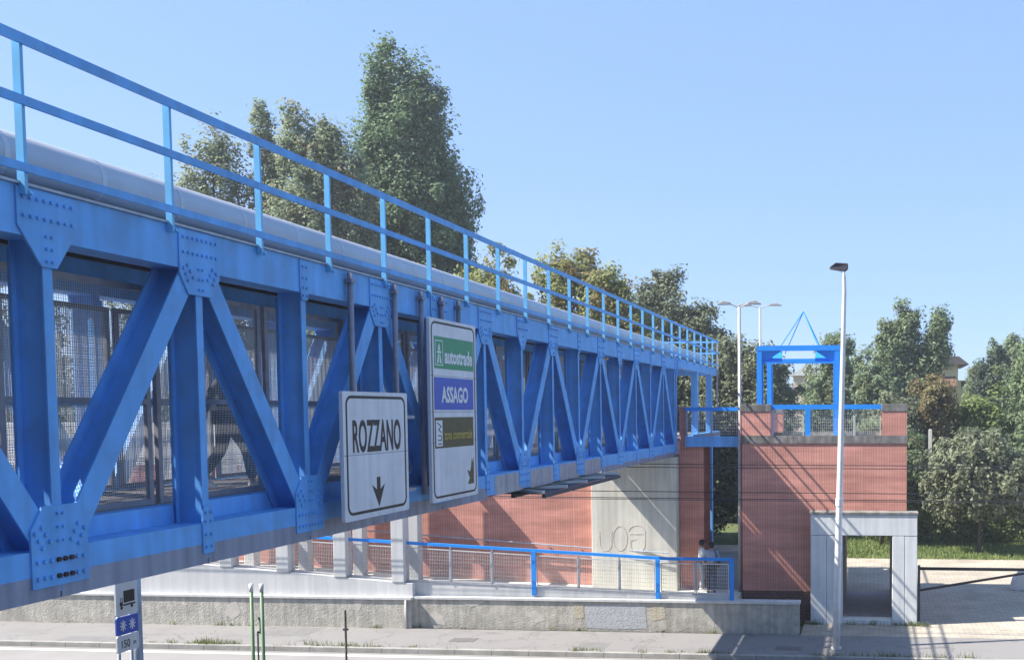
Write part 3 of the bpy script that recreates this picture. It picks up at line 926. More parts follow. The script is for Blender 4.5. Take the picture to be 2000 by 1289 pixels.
MB().box(-2.06, -1.9, TY0 + .1, TY0 + .22, 5.652, 6.428).build('rail_post', M['brightblue'], tr_)
MB().box(-.95, .54, TY0 + .31, TY1 - .31, .05, .13).build('passage_floor', M['floorgrey'], tw)
MB().box(TX0 + .305, -.955, TY0 + .305, TY1 - .305, .05, 2.9).box(.545, TX1 - .305, TY0 + .305, TY1 - .305, .05, 2.9).box(-.953, .543, TY0 + .305, TY1 - .305, 2.77, 2.95).build('passage_walls', M['concrete'], tw)

gt = thing('gateway', 'grey concrete portal frame around the open doorway of the brick tower', 'gateway', (-.3, 30.1, .1))
MB().box(-1.86, -1.40, 29.87, 30.40, .08, 2.735).box(-1.392, -.93, 29.874, 30.40, .08, 2.735).build('jamb', M['portal'], gt, bevel=.012)
MB().box(.53, .885, 29.87, 30.40, .08, 2.735).box(.893, 1.25, 29.874, 30.40, .08, 2.735).build('jamb', M['portal'], gt, bevel=.012)
MB().box(-1.86, 1.25, 29.868, 30.40, 2.745, 3.36).build('lintel', M['portal'], gt, bevel=.012)
MB().box(-1.89, 1.28, 29.84, 30.42, 3.362, 3.43).build('cap', M['cope'], gt, bevel=.008)
MB().box(-.925, .525, 29.9, 30.36, .05, .26).build('threshold', M['portal'], gt, bevel=.01)

# landing between bridge and tower
ld_ = thing('walkway', 'blue steel walkway with mesh railing joining the bridge to the brick tower', 'walkway', (-5, 31.5, 5.4))
MB().box(-5.74, -3.965, 30.84, 33.2, 5.48, 5.56).box(-8.5, -5.94, YB + .1, 39.2, 5.46, 5.56).build('floor', M['deck'], ld_)
MB().box(-5.74, -3.965, 30.78, 30.838, 5.30, 5.62).build('edge_beam', M['blue'], ld_)
MB().box(-6.1, -5.942, 33.3, 39.2, 5.30, 5.62).build('edge_beam', M['blue'], ld_)
MB().box(-5.74, -3.965, 30.80, 30.90, 6.385, 6.5).build('top_rail', M['brightblue'], ld_)
mb = MB(); wires(mb, 'Y', 30.86, -5.72, -3.99, 5.68, 6.34, .06, .09, .008)
mb.build('mesh_panel', M['whitewire'], ld_)
for x in (-5.70, -4.95, -4.05):
    MB().box(x - .02, x + .02, 30.84, 30.88, 5.6, 6.385).build('thin_post', M['galv'], ld_)
MB().box(-5.94, -3.965, 33.16, 33.22, 6.40, 6.48).build('back_rail', M['brightblue'], ld_)

# blue canopy frame on the terrace
cp = thing('canopy_frame', 'bright blue steel canopy frame with pyramid of rods on the tower terrace', 'canopy frame', (-2.3, 33.5, 5.5))
cx0, cx1, cy0, cy1 = -3.68, -1.08, 32.0, 35.2
zc = 8.42
for x in (cx0, cx1):
    for y in (cy0, cy1):
        s_ = 1 if x == cx0 else -1
        MB().box(x, x + s_ * .16, y, y + (.16 if y == cy0 else -.16), 5.5, zc - .18).box(x + s_ * .168, x + s_ * .2, y + .02, y + (.14 if y == cy0 else -.14), 5.5, zc - .5).build('column', M['brightblue'], cp)
MB().box(cx0, cx1, cy0, cy0 + .16, zc - .16, zc).build('top_beam', M['brightblue'], cp)
MB().box(cx0, cx1, cy1 - .16, cy1, zc - .36, zc - .26).build('top_beam', M['brightblue'], cp)
MB().box(cx0 + .16, cx1 - .16, cy0 + .03, cy0 + .08, zc - .56, zc - .51).build('tie_beam', M['brightblue'], cp)
for x in (cx0, cx1 - .16):
    MB().box(x, x + .16, cy0 + .162, cy1 - .162, zc - .178, zc - .002).build('top_beam', M['brightblue'], cp)
for x, s_ in ((cx0, 1), (cx1, -1)):
    a = (x + s_ * .16, zc - .56); b = (x + s_ * .78, zc - .56); c = (x + s_ * .78, zc - .162); d = (x + s_ * .16, zc - .162)
    yf = cy0 + .10
    m_ = MB()                                                           # folded corner plate, creased along its diagonal
    V = [(a[0], yf, a[1]), (b[0], yf, b[1]), (c[0], yf + .35, c[1]), (d[0], yf + .35, d[1])]
    V += [(p[0], p[1] + .012, p[2]) for p in V]
    m_._add(V, [(0, 1, 2), (0, 2, 3), (4, 6, 5), (4, 7, 6), (0, 4, 5, 1), (1, 5, 6, 2), (2, 6, 7, 3), (3, 7, 4, 0)])
    V = [(a[0], yf - .004, a[1]), (c[0], yf - .004, c[1]), (d[0], yf - .09, d[1]), (a[0], yf + .008, a[1]), (c[0], yf + .008, c[1]), (d[0], yf + .008, d[1])]
    m_._add(V, [(0, 1, 2), (3, 5, 4), (0, 3, 4, 1), (1, 4, 5, 2), (2, 5, 3, 0)])
    m_.build('corner_plate', M['brightblue'], cp)
apex = ((cx0 + cx1) / 2 + .06, (cy0 + cy1) / 2, 9.62)
for x, s_ in ((cx0, 1), (cx1, -1)):
    for y, t_ in ((cy0, 1), (cy1, -1)):
        MB().tube([(x + s_ * .65, y + t_ * .4, zc - .1), apex], .018, 6).build('rod', M['brightblue'], cp)

# ------------------------------------------------------------------ barrier, block, poles, lamps, cables
ba = thing('swing_barrier', 'black swing barrier bar with diagonal brace right of the doorway', 'barrier', (1.33, 30.5, .12))
MB().tube([(1.33, 30.5, .1), (1.33, 30.5, 1.8)], .04, 10).build('pivot_post', M['dark'], ba)
MB().bar((1.33, 30.5, 1.70), (6.5, 30.5, 1.70), .08, .085).build('boom', M['black'], ba)
MB().bar((1.35, 30.5, 1.05), (4.8, 30.5, 1.66), .06, .065).build('brace', M['black'], ba)
cb = thing('concrete_block', 'white concrete block on the pavers behind the barrier', 'block', (5.1, 36.2, .12))
MB().prism([(4.75, .12), (5.9, .12), (5.8, .45), (5.55, .78), (5.1, .78), (4.85, .5)], 'XZ', 35.9, 36.5).build('body', M['whitecon'], cb, bevel=.05)
MB().box(4.9, 5.02, 35.88, 35.95, .12, .3).build('foot', M['whitecon'], cb)

lp = thing('lamp_post', 'tall white lamp post with dark head on the sidewalk before the tower', 'street lamp', (-.98, 26.85, .12))
bx_, by_ = -.99, 26.8
pts = [(bx_, by_, .1), (bx_ + .02, by_, 1.6), (bx_ + .09, by_, 4.5), (bx_ + .16, by_, 7.5), (bx_ + .205, by_, 9.5), (bx_ + .20, by_ - .02, 9.85), (bx_ + .16, by_ - .05, 10.02)]
MB().tube(pts, [.095, .09, .08, .065, .055, .045, .04], 12).build('pole', M['lampwhite'], lp, smooth=True)
MB().tube([(bx_, by_, .1), (bx_, by_, .16)], .14, 12).build('base_collar', M['concrete'], lp)
mb = MB()
mb._add([(bx_ + .3, by_ - .12, 10.05), (bx_ + .3, by_ + .12, 10.05), (bx_ + .22, by_ + .1, 9.98), (bx_ + .22, by_ - .1, 9.98), (bx_ - .18, by_ - .08, 10.05), (bx_ - .18, by_ + .08, 10.05),
         (bx_ + .3, by_ - .12, 10.18), (bx_ + .3, by_ + .12, 10.18), (bx_ - .02, by_ - .13, 10.2), (bx_ - .02, by_ + .13, 10.2), (bx_ - .18, by_ - .05, 10.10), (bx_ - .18, by_ + .05, 10.10)],
        [(0, 1, 2, 3), (3, 2, 5, 4), (0, 6, 7, 1), (6, 8, 9, 7), (8, 10, 11, 9), (10, 4, 5, 11), (0, 3, 4, 10, 8, 6), (1, 7, 9, 11, 5, 2)])
mb.build('lamp_head', M['lamphead'], lp, bevel=.02)
MB().tube([(bx_ + .075, by_, 3.9), (bx_ + .08, by_, 4.1)], .1, 12).build('collar', M['lampwhite'], lp)

def twin(x, y, z0, z1, label):
    t = thing('twin_lamp', label, 'street lamp', (x, y, z0), 'grey twin-arm street lamps')
    MB().tube([(x, y, z0), (x, y, z0 + 3), (x, y, z1)], [.075, .06, .045], 10).build('pole', M['lampgrey'], t, smooth=True)
    k = (y / 31)
    for s_ in (-1, 1):
        MB().tube([(x, y, z1 - .02), (x + s_ * .22 * k, y, z1 + .08), (x + s_ * .36 * k, y, z1 + .10)], .02, 8).build('arm', M['lampgrey'], t)
        hx0, hx1 = x + s_ * .28 * k, x + s_ * .66 * k
        m_ = MB()
        m_.prism([(hx0, z1 + .08), (hx1, z1 + .07), (hx1, z1 + .10), (x + s_ * .5 * k, z1 + .19), (hx0, z1 + .15)], 'XZ', y - .1, y + .1)
        m_.build('lamp_head', M['lampgrey'], t, bevel=.01)
twin(-4.03, 30.55, .93, 9.48, 'nearer twin-arm grey street lamp rising beside the walkway and brick pillar')
twin(-4.85, 43.5, .1, 10.75, 'farther twin-arm grey street lamp behind the blue canopy frame')

for (y, z, nm) in ((27.8, 4.91, 'uppermost of four thin black cables across the tower front'), (28.2, 4.80, 'second of four thin black cables, just under the uppermost'),
                   (27.8, 4.15, 'third of four thin black cables, crossing the pier shadow'), (27.8, 3.97, 'lowest of four thin black cables across the tower front')):
    pts = [(x, y, z + .0002 * (x - 8) ** 2 - .02) for x in range(-40, 61, 4)]
    tag(MB().tube(pts, .011, 5).build('cable', M['cable']), nm, 'cable', 'thin cables strung along the road')
tag(MB().tube([(x, 27.9, 3.90 + .0002 * (x - 8) ** 2) for x in range(-40, 61, 4)], .009, 5).build('cable', M['cable']), 'faint lower cable close beneath the lowest black cable', 'cable', 'thin cables strung along the road')

# truck sign in front of the plaster wall, below the bridge
ts = thing('road_sign', 'small stacked sign with truck, two snowflakes and 150 m on a grey post', 'road sign', (-9.55, 12.3, 0))
XT = -9.49
MB().tube([(-9.6, 12.42, 0), (-9.6, 12.42, 4.6)], .075, 14).build('post', M['galv'], ts, smooth=True)
for y in (12.02, 12.24): MB().tube([(XT - .04, y, 0), (XT - .04, y, 4.2)], .02, 8).build('thin_post', M['galv'], ts, smooth=True)
for (z0, z1, m_, nm) in ((3.825, 4.27, 'white', 'truck_panel'), (3.58, 3.81, 'signblue', 'snow_panel'), (3.36, 3.57, 'white', 'distance_panel')):
    MB().prism(rrect(11.945, 12.325, z0, z1, .02), 'YZ', XT - .02, XT).build(nm, M[m_], ts)
mb = MB()
mb.box(XT, XT + .003, 12.08, 12.27, 3.985, 4.135)
mb.box(XT, XT + .003, 12.07, 12.28, 3.945, 3.965)
mb.prism([(12.01, 3.95), (12.06, 3.95), (12.06, 3.995), (12.01, 3.995)], 'YZ', XT, XT + .003)
ring(mb, 12.02, 12.062, 3.99, 4.05, .008, .008, XT + .003)
for y in (12.04, 12.22): mb.tube([(XT, y, 3.925), (XT + .003, y, 3.925)], .022, 12)
mb.build('truck_mark', M['black'], ts)
mb = MB()
for yc in (12.055, 12.215):
    for k in range(4):
        t_ = math.pi * k / 4
        mb.bar((XT + .002, yc - .055 * math.cos(t_), 3.695 - .07 * math.sin(t_)), (XT + .002, yc + .055 * math.cos(t_), 3.695 + .07 * math.sin(t_)), .016, .003 + .0004 * k, (1, 0, 0))
mb.build('snowflakes', M['signwhite'], ts)
text('150', 12.02, 12.165, 3.41, 3.51, XT + .001, M['black'], ts, bold=.0)
text('m', 12.225, 12.27, 3.425, 3.465, XT + .001, M['black'], ts, bold=.0)

for x, lab in ((-10.30, 'left one of two slim green poles with white tops'), (-10.12, 'right one of two slim green poles with white tops')):
    t = thing('sign_pole', lab, 'pole', (x, 16, 0), 'slim green poles at the road')
    MB().tube([(x, 16, 0), (x, 16, 3.42)], .028, 10).build('shaft', M['greenpole'], t, smooth=True)
    MB().tube([(x, 16, 3.42), (x, 16, 3.55)], [.03, .036], 10).build('white_top', M['lampwhite'], t, smooth=True)
t = thing('bracket_post', 'thin pale stub post with dark hooked bracket between the green poles', 'post', (-10.22, 16, 0))
MB().tube([(-10.22, 16.02, 0), (-10.22, 16.02, 2.75)], .014, 8).build('stub', M['brownpole'], t)
MB().tube([(-10.22, 16.02, 2.75), (-10.18, 16.02, 2.72), (-10.17, 16.02, 2.82), (-10.17, 16.02, 2.92), (-10.20, 16.02, 2.99)], .015, 8).build('hook', M['dark'], t)
t = thing('stub_pole', 'thin rusty brown pole at the road edge below the ROZZANO sign', 'pole', (-8.68, 16, 0))
MB().tube([(-8.68, 16, 0), (-8.68, 16, 3.14)], .02, 8).build('shaft', M['brownpole'], t)
MB().box(-8.72, -8.64, 15.98, 16.02, 2.80, 2.83).build('clamp', M['dark'], t)

for x, lab in ((2.65, 'pale concrete fence post before the brownish green shrub'), (5.82, 'pale concrete fence post before the tall right-hand tree')):
    t = MB().box(x - .08, x + .08, 49.2, 49.36, .05, 5.45).box(x - .06, x + .06, 49.22, 49.34, 5.45, 5.5)
    tag(t.build('fence_post', M['concrete'], base=(x, 49.3, .05)), lab, 'post', 'concrete posts in the shrubs')

# ------------------------------------------------------------------ houses
h = thing('house', 'pale yellow house with dark flat eaves half hidden by trees', 'house', (7, 90, .1))
MB().box(3.6, 7.2, 90, 98, .05, 10.3).build('wall', M['yellowwall'], h)
MB().box(7.2, 9.4, 91.5, 98, .05, 9.0).build('wall', M['yellowwall'], h)
MB().prism([(3.0, 10.3), (8.1, 10.3), (7.2, 11.0), (3.4, 11.0)], 'XZ', 89.3, 98.5).build('roof', M['eaves'], h)
MB().prism([(90.0, 9.3), (88.2, 8.4), (88.2, 8.25), (90.0, 9.15)], 'YZ', 3.4, 7.0).build('porch_roof', M['rooftile'], h)
MB().box(7.6, 8.0, 91.45, 91.52, 8.3, 8.9).build('window', M['glass'], h)
h = thing('house', 'small pale pink house glimpsed through the canopy frame between trees', 'house', (-5, 96, .1))
MB().box(-7.5, -4.6, 95, 102, .05, 9.6).build('wall', M['pinkwall'], h)
MB().prism([(-7.9, 9.6), (-4.2, 9.6), (-6, 10.7)], 'XZ', 94.6, 102.4).build('roof', M['whitecon'], h)
MB().box(-5.6, -5.2, 94.96, 95.02, 7.6, 8.6).build('window', M['glass'], h)

# ------------------------------------------------------------------ vegetation
def leaves(centers, rad, n, size, seed, elong=1., droop=0.):
    """n leaf clumps, each two crossed bent quads, scattered in the clump spheres (centers, rad) -> verts, faces"""
    g = np.random.default_rng(seed)
    idx = g.integers(0, len(centers), n)
    d = np.clip(g.normal(size=(n, 3)), -1.7, 1.7) * .52
    c = centers[idx] + d * rad[idx][:, None] * np.array([1, 1, elong])
    ax = centers.mean(0)
    out = c - np.array([ax[0], ax[1], 0]) * np.array([1, 1, 0]); out[:, 2] = (c[:, 2] - ax[2]) * .4
    out /= np.linalg.norm(out, axis=1)[:, None] + 1e-6
    nrm = out * .45 + d * .5 + g.normal(size=(n, 3)) * .5 + np.array([0, 0, .35])
    nrm /= np.linalg.norm(nrm, axis=1)[:, None]
    t = g.normal(size=(n, 3)); t[:, 2] -= droop
    t -= nrm * (t * nrm).sum(1)[:, None]; t /= np.linalg.norm(t, axis=1)[:, None]
    b = np.cross(nrm, t)
    s = size * (.6 + .8 * g.random(n))[:, None]
    v = np.empty((n, 4, 3))
    v[:, 0] = c - t * s * .75; v[:, 1] = c + b * s * .42 + nrm * s * .12
    v[:, 2] = c + t * s * .75; v[:, 3] = c - b * s * .42 + nrm * s * .12
    f = np.arange(n * 4).reshape(n, 4)
    return v.reshape(-1, 3), f

def leaf_object(name, v, f, m, parent=None, base=None):
    b = root_of(parent) if parent is not None else Vector(base or (0, 0, 0))
    me = bpy.data.meshes.new(name)
    v = v - np.array(b)
    nf = len(f)
    me.vertices.add(len(v)); me.vertices.foreach_set('co', v.astype(np.float32).ravel())
    me.loops.add(nf * 4); me.loops.foreach_set('vertex_index', f.astype(np.int32).ravel())
    me.polygons.add(nf); me.polygons.foreach_set('loop_start', np.arange(0, nf * 4, 4, dtype=np.int32))
    me.update(calc_edges=True)
    me.materials.append(m)
    o = bpy.data.objects.new(name, me)
    COL.objects.link(o)
    if parent is not None: o.parent = parent
    else: o.location = b
    return o

LEAFK, CLK = 1.75, 2.0
def tree(name, label, base, lobes, ncl, clr, nleaf, size, m, trunk=.25, group=None, cat='tree', seed=1, droop=0., limbs=12, crown='crown', elong=1.):
    """lobes: (dx, dy, z, rx, ry, rz) ellipsoids relative to base; clumps sit towards their surface"""
    g = np.random.default_rng(seed)
    ncl, clr, nleaf, size = int(ncl * CLK), clr * .86, int(nleaf * LEAFK), size * .66
    base = Vector(base)
    t = thing(name, label, cat, base, group)
    lb = np.array(lobes, float)
    vol = lb[:, 3] * lb[:, 4] + lb[:, 4] * lb[:, 5] + lb[:, 3] * lb[:, 5]
    k = g.choice(len(lb), ncl, p=vol / vol.sum())
    d = g.normal(size=(ncl, 3)); d /= np.linalg.norm(d, axis=1)[:, None]
    r = (.25 + .75 * g.random(ncl) ** .5)[:, None]
    d *= 1 + .16 * g.normal(size=ncl)[:, None] * (g.random(ncl) < .35)[:, None]
    cen = lb[k, :3] + d * r * lb[k, 3:] + np.array([base.x, base.y, base.z])
    rad = clr * (.55 + .9 * g.random(ncl))
    keep = cen[:, 2] > base.z + .15
    cen, rad = cen[keep], rad[keep]
    v, f = leaves(cen, rad, nleaf, size, seed + 5, elong, droop)
    # loose twigs breaking the outline
    if trunk:
        top = lb[:, 2].max() * .92
        mb = MB()
        jit = [(g.normal() * .05 * top / 6, g.normal() * .05 * top / 6) for _ in range(5)]
        pts = [(base.x + jit[i][0] * (i > 0), base.y + jit[i][1] * (i > 0), base.z - .1 + top * i / 4) for i in range(5)]
        mb.tube(pts, [trunk, trunk * .8, trunk * .6, trunk * .38, trunk * .12], 8)
        for j in g.choice(len(cen), min(limbs, len(cen)), replace=False):
            e = Vector(cen[j])
            h0 = max(.8, min(top * .9, (e.z - base.z) * .62))
            u = h0 / top * 4; i = min(3, int(u)); fr = u - i
            st = Vector(pts[i]).lerp(Vector(pts[i + 1]), fr)
            md = st.lerp(e, .5) + Vector((0, 0, .1 * (e - st).length))
            rr = trunk * (.42 - .25 * h0 / top)
            mb.tube([st, md, e], [rr, rr * .6, rr * .15], 5)
        mb.build('trunk', M['bark'], t, smooth=True)
    leaf_object(crown, v, f, m, t)
    return t

# tall poplar behind the bridge
tree('poplar_tree', 'tallest dense dark green poplar with two peaks behind the bridge', (-25.2, 55, .1),
     [(0, 0, 8, 3.4, 3.2, 5.5), (.1, 0, 13, 3.45, 3.1, 5), (-.05, 0, 17, 3.1, 2.8, 4.5), (-.5, 0, 20.3, 2.4, 2.4, 3.8), (-1.35, 0, 23.7, 1.3, 1.3, 2.6), (.55, 0, 23.0, 1.25, 1.3, 2.5), (-2.3, 0, 20, .9, .9, 2.4), (2.0, 0, 17, 1.1, 1.2, 3.2), (-2.4, 0, 16, 1.0, 1.2, 3.2)],
     640, .56, 92000, .21, M['l_poplar'], .38, 'poplars behind the bridge', seed=21, limbs=30, elong=1.5)
tree('poplar_tree', 'thin leafed poplar, leftmost crown showing above the silver pipe', (-33.5, 50, .1),
     [(0, 0, 12, 1.9, 1.9, 6), (0, 0, 17, 1.5, 1.4, 3.6), (.1, 0, 20.2, .7, .7, 2), (-1.3, 0, 17, .8, .8, 1.6)],
     140, .48, 15000, .19, M['l_light'], .24, 'poplars behind the bridge', seed=22, limbs=26, elong=1.6)
tree('poplar_tree', 'narrow spire poplar between the leftmost and the bushy pale poplars', (-30.6, 50.5, .1),
     [(0, 0, 12, 1.4, 1.4, 6), (-.3, 0, 17.5, .95, .9, 3.4), (-.5, 0, 20.6, .5, .5, 1.7)],
     105, .45, 12500, .19, M['l_light'], .2, 'poplars behind the bridge', seed=23, limbs=22, elong=1.6)
tree('poplar_tree', 'bushy pale brownish poplar just left of the tallest dark poplar', (-27.5, 49, .1),
     [(.2, 0, 12, 3.0, 2.2, 6), (.2, 0, 16.3, 2.9, 2, 3.6), (-.7, 0, 19.2, 1.2, 1.1, 1.9), (.7, 0, 18.7, 1.0, 1.0, 2), (2.2, 0, 16.5, .9, .9, 2.6)],
     240, .5, 33000, .19, M['l_light'], .26, 'poplars behind the bridge', seed=24, limbs=30, elong=1.4)
tree('poplar_tree', 'small treetop barely showing above the pipe at far left', (-37.6, 50, .1),
     [(0, 0, 11, 1.7, 1.7, 5), (.1, 0, 15.8, .7, .7, 2.3)], 70, .45, 6000, .19, M['l_light'], .2, 'poplars behind the bridge', seed=25, limbs=16, elong=1.6)
tree('broadleaf_tree', 'low broad tree seen through the mesh at the far left end', (-43, 47, .1),
     [(0, 0, 6, 3.6, 3, 4.5), (1, 0, 10, 2.3, 2, 3.4)], 130, .6, 12000, .22, M['l_mid'], .3, 'low trees behind the ramp', seed=26)
tree('broadleaf_tree', 'low broad tree seen through the mesh behind the walking person', (-22, 44, .1),
     [(0, 0, 4.5, 3.2, 2.4, 3.2), (1, 0, 7, 2.2, 2, 2.6)], 110, .55, 10000, .2, M['l_mid'], .25, 'low trees behind the ramp', seed=27)
# yellow-green group
for (x, y, lob, lab, sd) in (
    (-18.3, 48, [(0, 0, 9, 1.8, 1.7, 4), (.2, 0, 12.2, 1.0, 1.0, 1.9), (-1.0, 0, 11.4, .8, .8, 1.6)], 'yellow green tree just right of the tallest poplar', 31),
    (-14.9, 48, [(0, 0, 9, 2.3, 2, 3.8), (.2, 0, 12.2, 1.5, 1.3, 1.9), (1.1, 0, 12.8, .7, .7, 1.2)], 'yellow green tree with the highest rounded top over the railing', 32),
    (-11.9, 47, [(0, 0, 8, 1.9, 1.8, 3.8), (-.5, 0, 11.6, 1.0, 1.0, 1.7), (.3, 0, 10.6, .9, .9, 1.4)], 'yellow green tree before the dark hornbeams at the railing', 33)):
    tree('robinia_tree', lab, (x, y, .1), lob, 110, .5, 12500, .19, M['l_rob'], .2, 'yellow green trees over the bridge railing', seed=sd, limbs=18)
# dark hornbeams
for (x, y, lob, lab, sd, n) in (
    (-12.3, 60, [(0, 0, 7, 2.9, 2.6, 6), (0, 0, 11, 2.0, 1.8, 3.2), (-.1, 0, 13.3, .9, .9, 1.2)], 'tallest dark hornbeam behind the far end of the bridge', 41, 20000),
    (-10.0, 59, [(0, 0, 6, 2.4, 2.2, 5.4), (.1, 0, 10.3, 1.3, 1.2, 2.3), (-.6, 0, 11.6, .6, .6, 1.0)], 'dark hornbeam behind the end of the roof railing', 42, 15000),
    (-7.9, 57, [(0, 0, 5, 2.2, 2.0, 4.6), (0, 0, 8.6, 1.2, 1.2, 1.9)], 'dark hornbeam between the twin lamps and the bridge end', 43, 15000),
    (-5.9, 56, [(0, 0, 4.5, 1.8, 1.8, 4.3), (-.2, 0, 8, 1.2, 1.1, 2.1), (.5, 0, 6.5, 1.0, 1.0, 1.8)], 'dark hornbeam seen inside the left part of the canopy frame', 44, 14000)):
    tree('hornbeam_tree', lab, (x, y, .1), lob, 150, .55, n, .23, M['l_dark'], .2, 'dark trees beyond the bridge end', seed=sd, droop=.8)
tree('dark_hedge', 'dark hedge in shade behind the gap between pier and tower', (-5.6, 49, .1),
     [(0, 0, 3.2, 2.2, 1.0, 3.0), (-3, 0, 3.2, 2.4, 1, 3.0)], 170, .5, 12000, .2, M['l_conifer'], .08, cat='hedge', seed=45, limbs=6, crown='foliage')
# right background
for (x, y, lob, lab, sd, n) in (
    (-3.0, 72, [(0, 0, 6, 2.2, 2, 5), (.4, 0, 10.3, 1.3, 1.2, 1.9)], 'grey green tree left of the white lamp post behind the canopy', 51, 13000),
    (.3, 70, [(0, 0, 5, 2.4, 2.2, 4.5), (0, 0, 8.5, 1.9, 1.8, 2.5)], 'mid green tree directly behind the white lamp post', 52, 15000),
    (2.4, 71, [(0, 0, 6, 2.2, 2.2, 5.4), (-.3, 0, 10.5, 1.5, 1.4, 2.6), (-.1, 0, 12.6, .7, .7, 1.3), (-1.6, 0, 11, .8, .8, 1.5)], 'highest grey green tree right of the lamp post', 53, 18000),
    (4.2, 71, [(0, 0, 5, .9, 1.2, 4), (.1, 0, 10.6, .8, .8, 2.1), (.35, 0, 12.4, .4, .4, 1.0)], 'feathery tree left of the yellow house', 54, 9000)):
    tree('background_tree', lab, (x, y, .1), lob, 130, .55, n, .24, M['l_mid'], .2, 'trees behind the brick tower', seed=sd, limbs=16)
tree('conifer_tree', 'dark conifer standing right of the yellow house', (8.5, 76, .1), [(0, 0, 6, 1.5, 1.6, 3.2), (-.1, 0, 8.6, 1.1, 1.2, 1.3), (.4, 0, 9.9, .7, .8, .9)], 90, .5, 9000, .24, M['l_conifer'], .2, seed=55)
tree('background_tree', 'low tree between the yellow house and the dark conifer', (7.7, 78, .1), [(0, 0, 6, 1.1, 1, 3.2), (.2, 0, 8.6, .7, .6, 1.2)], 60, .45, 5000, .22, M['l_mid'], .15, 'trees behind the brick tower', seed=66)
tree('background_tree', 'blue green treetop right of the dark conifer', (10.6, 80, .1), [(0, 0, 8, 2.0, 2, 3.5), (-.5, 0, 10.5, 1.2, 1, 1.5)], 90, .5, 9000, .24, M['l_mid'], .2, 'trees behind the brick tower', seed=56)
tree('broadleaf_tree', 'large bright green tree at the right edge of the picture', (8.6, 53, .1), [(0, 0, 5, 2.6, 2.2, 4.4), (.2, 0, 8.3, 1.7, 1.6, 2.2), (.8, 0, 9.6, 1.1, 1, 1.3)], 170, .55, 20000, .2, M['l_mid'], .25, seed=57)
tree('shrub', 'brownish green creeper shrub right of the brick tower', (2.7, 51.5, .1), [(0, 0, 3.5, 1.6, 1.2, 3.2), (.1, 0, 6.3, 1.1, 1, 1.7)], 110, .42, 12000, .19, M['l_red'], .1, 'shrubs along the plaza', cat='shrub', seed=58, crown='foliage')
tree('shrub', 'lime green shrub below the dark conifer and house', (5.2, 52.5, .1), [(0, 0, 3.5, 1.7, 1.2, 3.0), (-.2, 0, 5.9, 1.3, 1, 1.2)], 110, .45, 12000, .2, M['l_lime'], .1, 'shrubs along the plaza', cat='shrub', seed=59, crown='foliage')
tree('shrub', 'olive shrub directly behind the right wall of the tower', (.9, 50.5, .1), [(0, 0, 3.2, 1.5, 1.1, 3.0), (.2, 0, 5.6, 1.1, 1, 1.5)], 100, .42, 10000, .19, M['l_olive'], .1, 'shrubs along the plaza', cat='shrub', seed=60, crown='foliage')
tree('maple_tree', 'small round olive tree with thin trunk on the grass by the plaza', (4.55, 45.2, .1),
     [(0, 0, 3.5, 2.4, 2.1, 1.6), (-1.0, 0, 2.9, 1.7, 1.5, 1.3), (1.1, 0, 3.0, 1.6, 1.5, 1.4), (-.1, 0, 4.5, 1.6, 1.4, .9)], 150, .42, 17000, .2, M['l_olive'], .09, seed=61, droop=.5, limbs=14)
tree('hedge', 'low green hedge behind the small round tree', (5, 48.8, .1), [(-3.5, 0, 1.0, 2, .6, 1.1), (0, 0, 1.1, 2.4, .6, 1.2), (3.5, 0, 1.2, 2.4, .6, 1.4)], 140, .35, 13000, .16, M['l_lime'], .04, cat='hedge', seed=62, limbs=4, crown='foliage')
tree('broadleaf_tree', 'tree with bare lower trunk seen through the tower doorway', (.35, 47.5, .1), [(0, 0, 4.3, 2.0, 1.8, 1.4), (-1.2, 0, 4.0, 1.4, 1.3, 1.1)], 100, .45, 10000, .2, M['l_mid'], .11, seed=63)

# far wood, one mass
g = np.random.default_rng(5)
cen = np.stack([g.uniform(-190, 120, 700), g.uniform(112, 128, 700), g.uniform(.5, 8.5, 700)], 1)
v, f = leaves(cen, np.full(700, 2.6), 45000, .55, 77)
fw = leaf_object('far_wood', v, f, M['l_mid'])
fw['kind'] = 'stuff'
# unseen wood added behind the camera to block low sky light on the truss
cen = np.stack([g.uniform(-50, 26, 420), g.uniform(-26, -13, 420), g.uniform(1, 19, 420)], 1)
v, f = leaves(cen, np.full(420, 2.2), 26000, 1.0, 79)
nw = leaf_object('sky_blocking_wood', v, f, M['l_conifer'])
nw['kind'] = 'stuff'
# weeds along kerb and wall foot
cl = []
for x in np.concatenate([g.uniform(-24, 3, 12), g.normal(-18.2, .5, 22), g.normal(-14.8, .8, 14), g.normal(-4.3, .3, 8), g.normal(-7.4, .2, 7)]): cl.append((x, 26.0 + g.normal() * .05, .12))
for x in g.uniform(-26, -2, 20): cl.append((x, 28.28 if x < -13.36 else 28.43, .12))
for x in np.concatenate([g.uniform(.6, 1.5, 14), g.uniform(-2.05, -1.6, 10), g.uniform(-.9, .5, 6)]): cl.append((x, 29.8 + g.normal() * .04, .13))
for x in g.uniform(-1.9, 3, 26): cl.append((x, 26.0, .12))
vs, fs = [], []
for (x, y, z) in cl:
    k = g.integers(5, 26)
    hh = g.uniform(.04, .16)
    for _ in range(k):
        px, py = x + g.normal() * .10, y + g.normal() * .035
        a = g.uniform(0, 6.28); wv = Vector((math.cos(a), math.sin(a), 0)) * .009
        tip = Vector((px + g.normal() * .05, py + g.normal() * .04, z + hh * g.uniform(.5, 1.3)))
        b = len(vs)
        vs += [(px - wv.x, py - wv.y, z - .01), (px + wv.x, py + wv.y, z - .01), tuple(tip + wv * .3), tuple(tip - wv * .3)]
        fs.append((b, b + 1, b + 2, b + 3))
wd = leaf_object('weeds', np.array(vs), np.array(fs), M['l_weed'])
wd['kind'] = 'stuff'
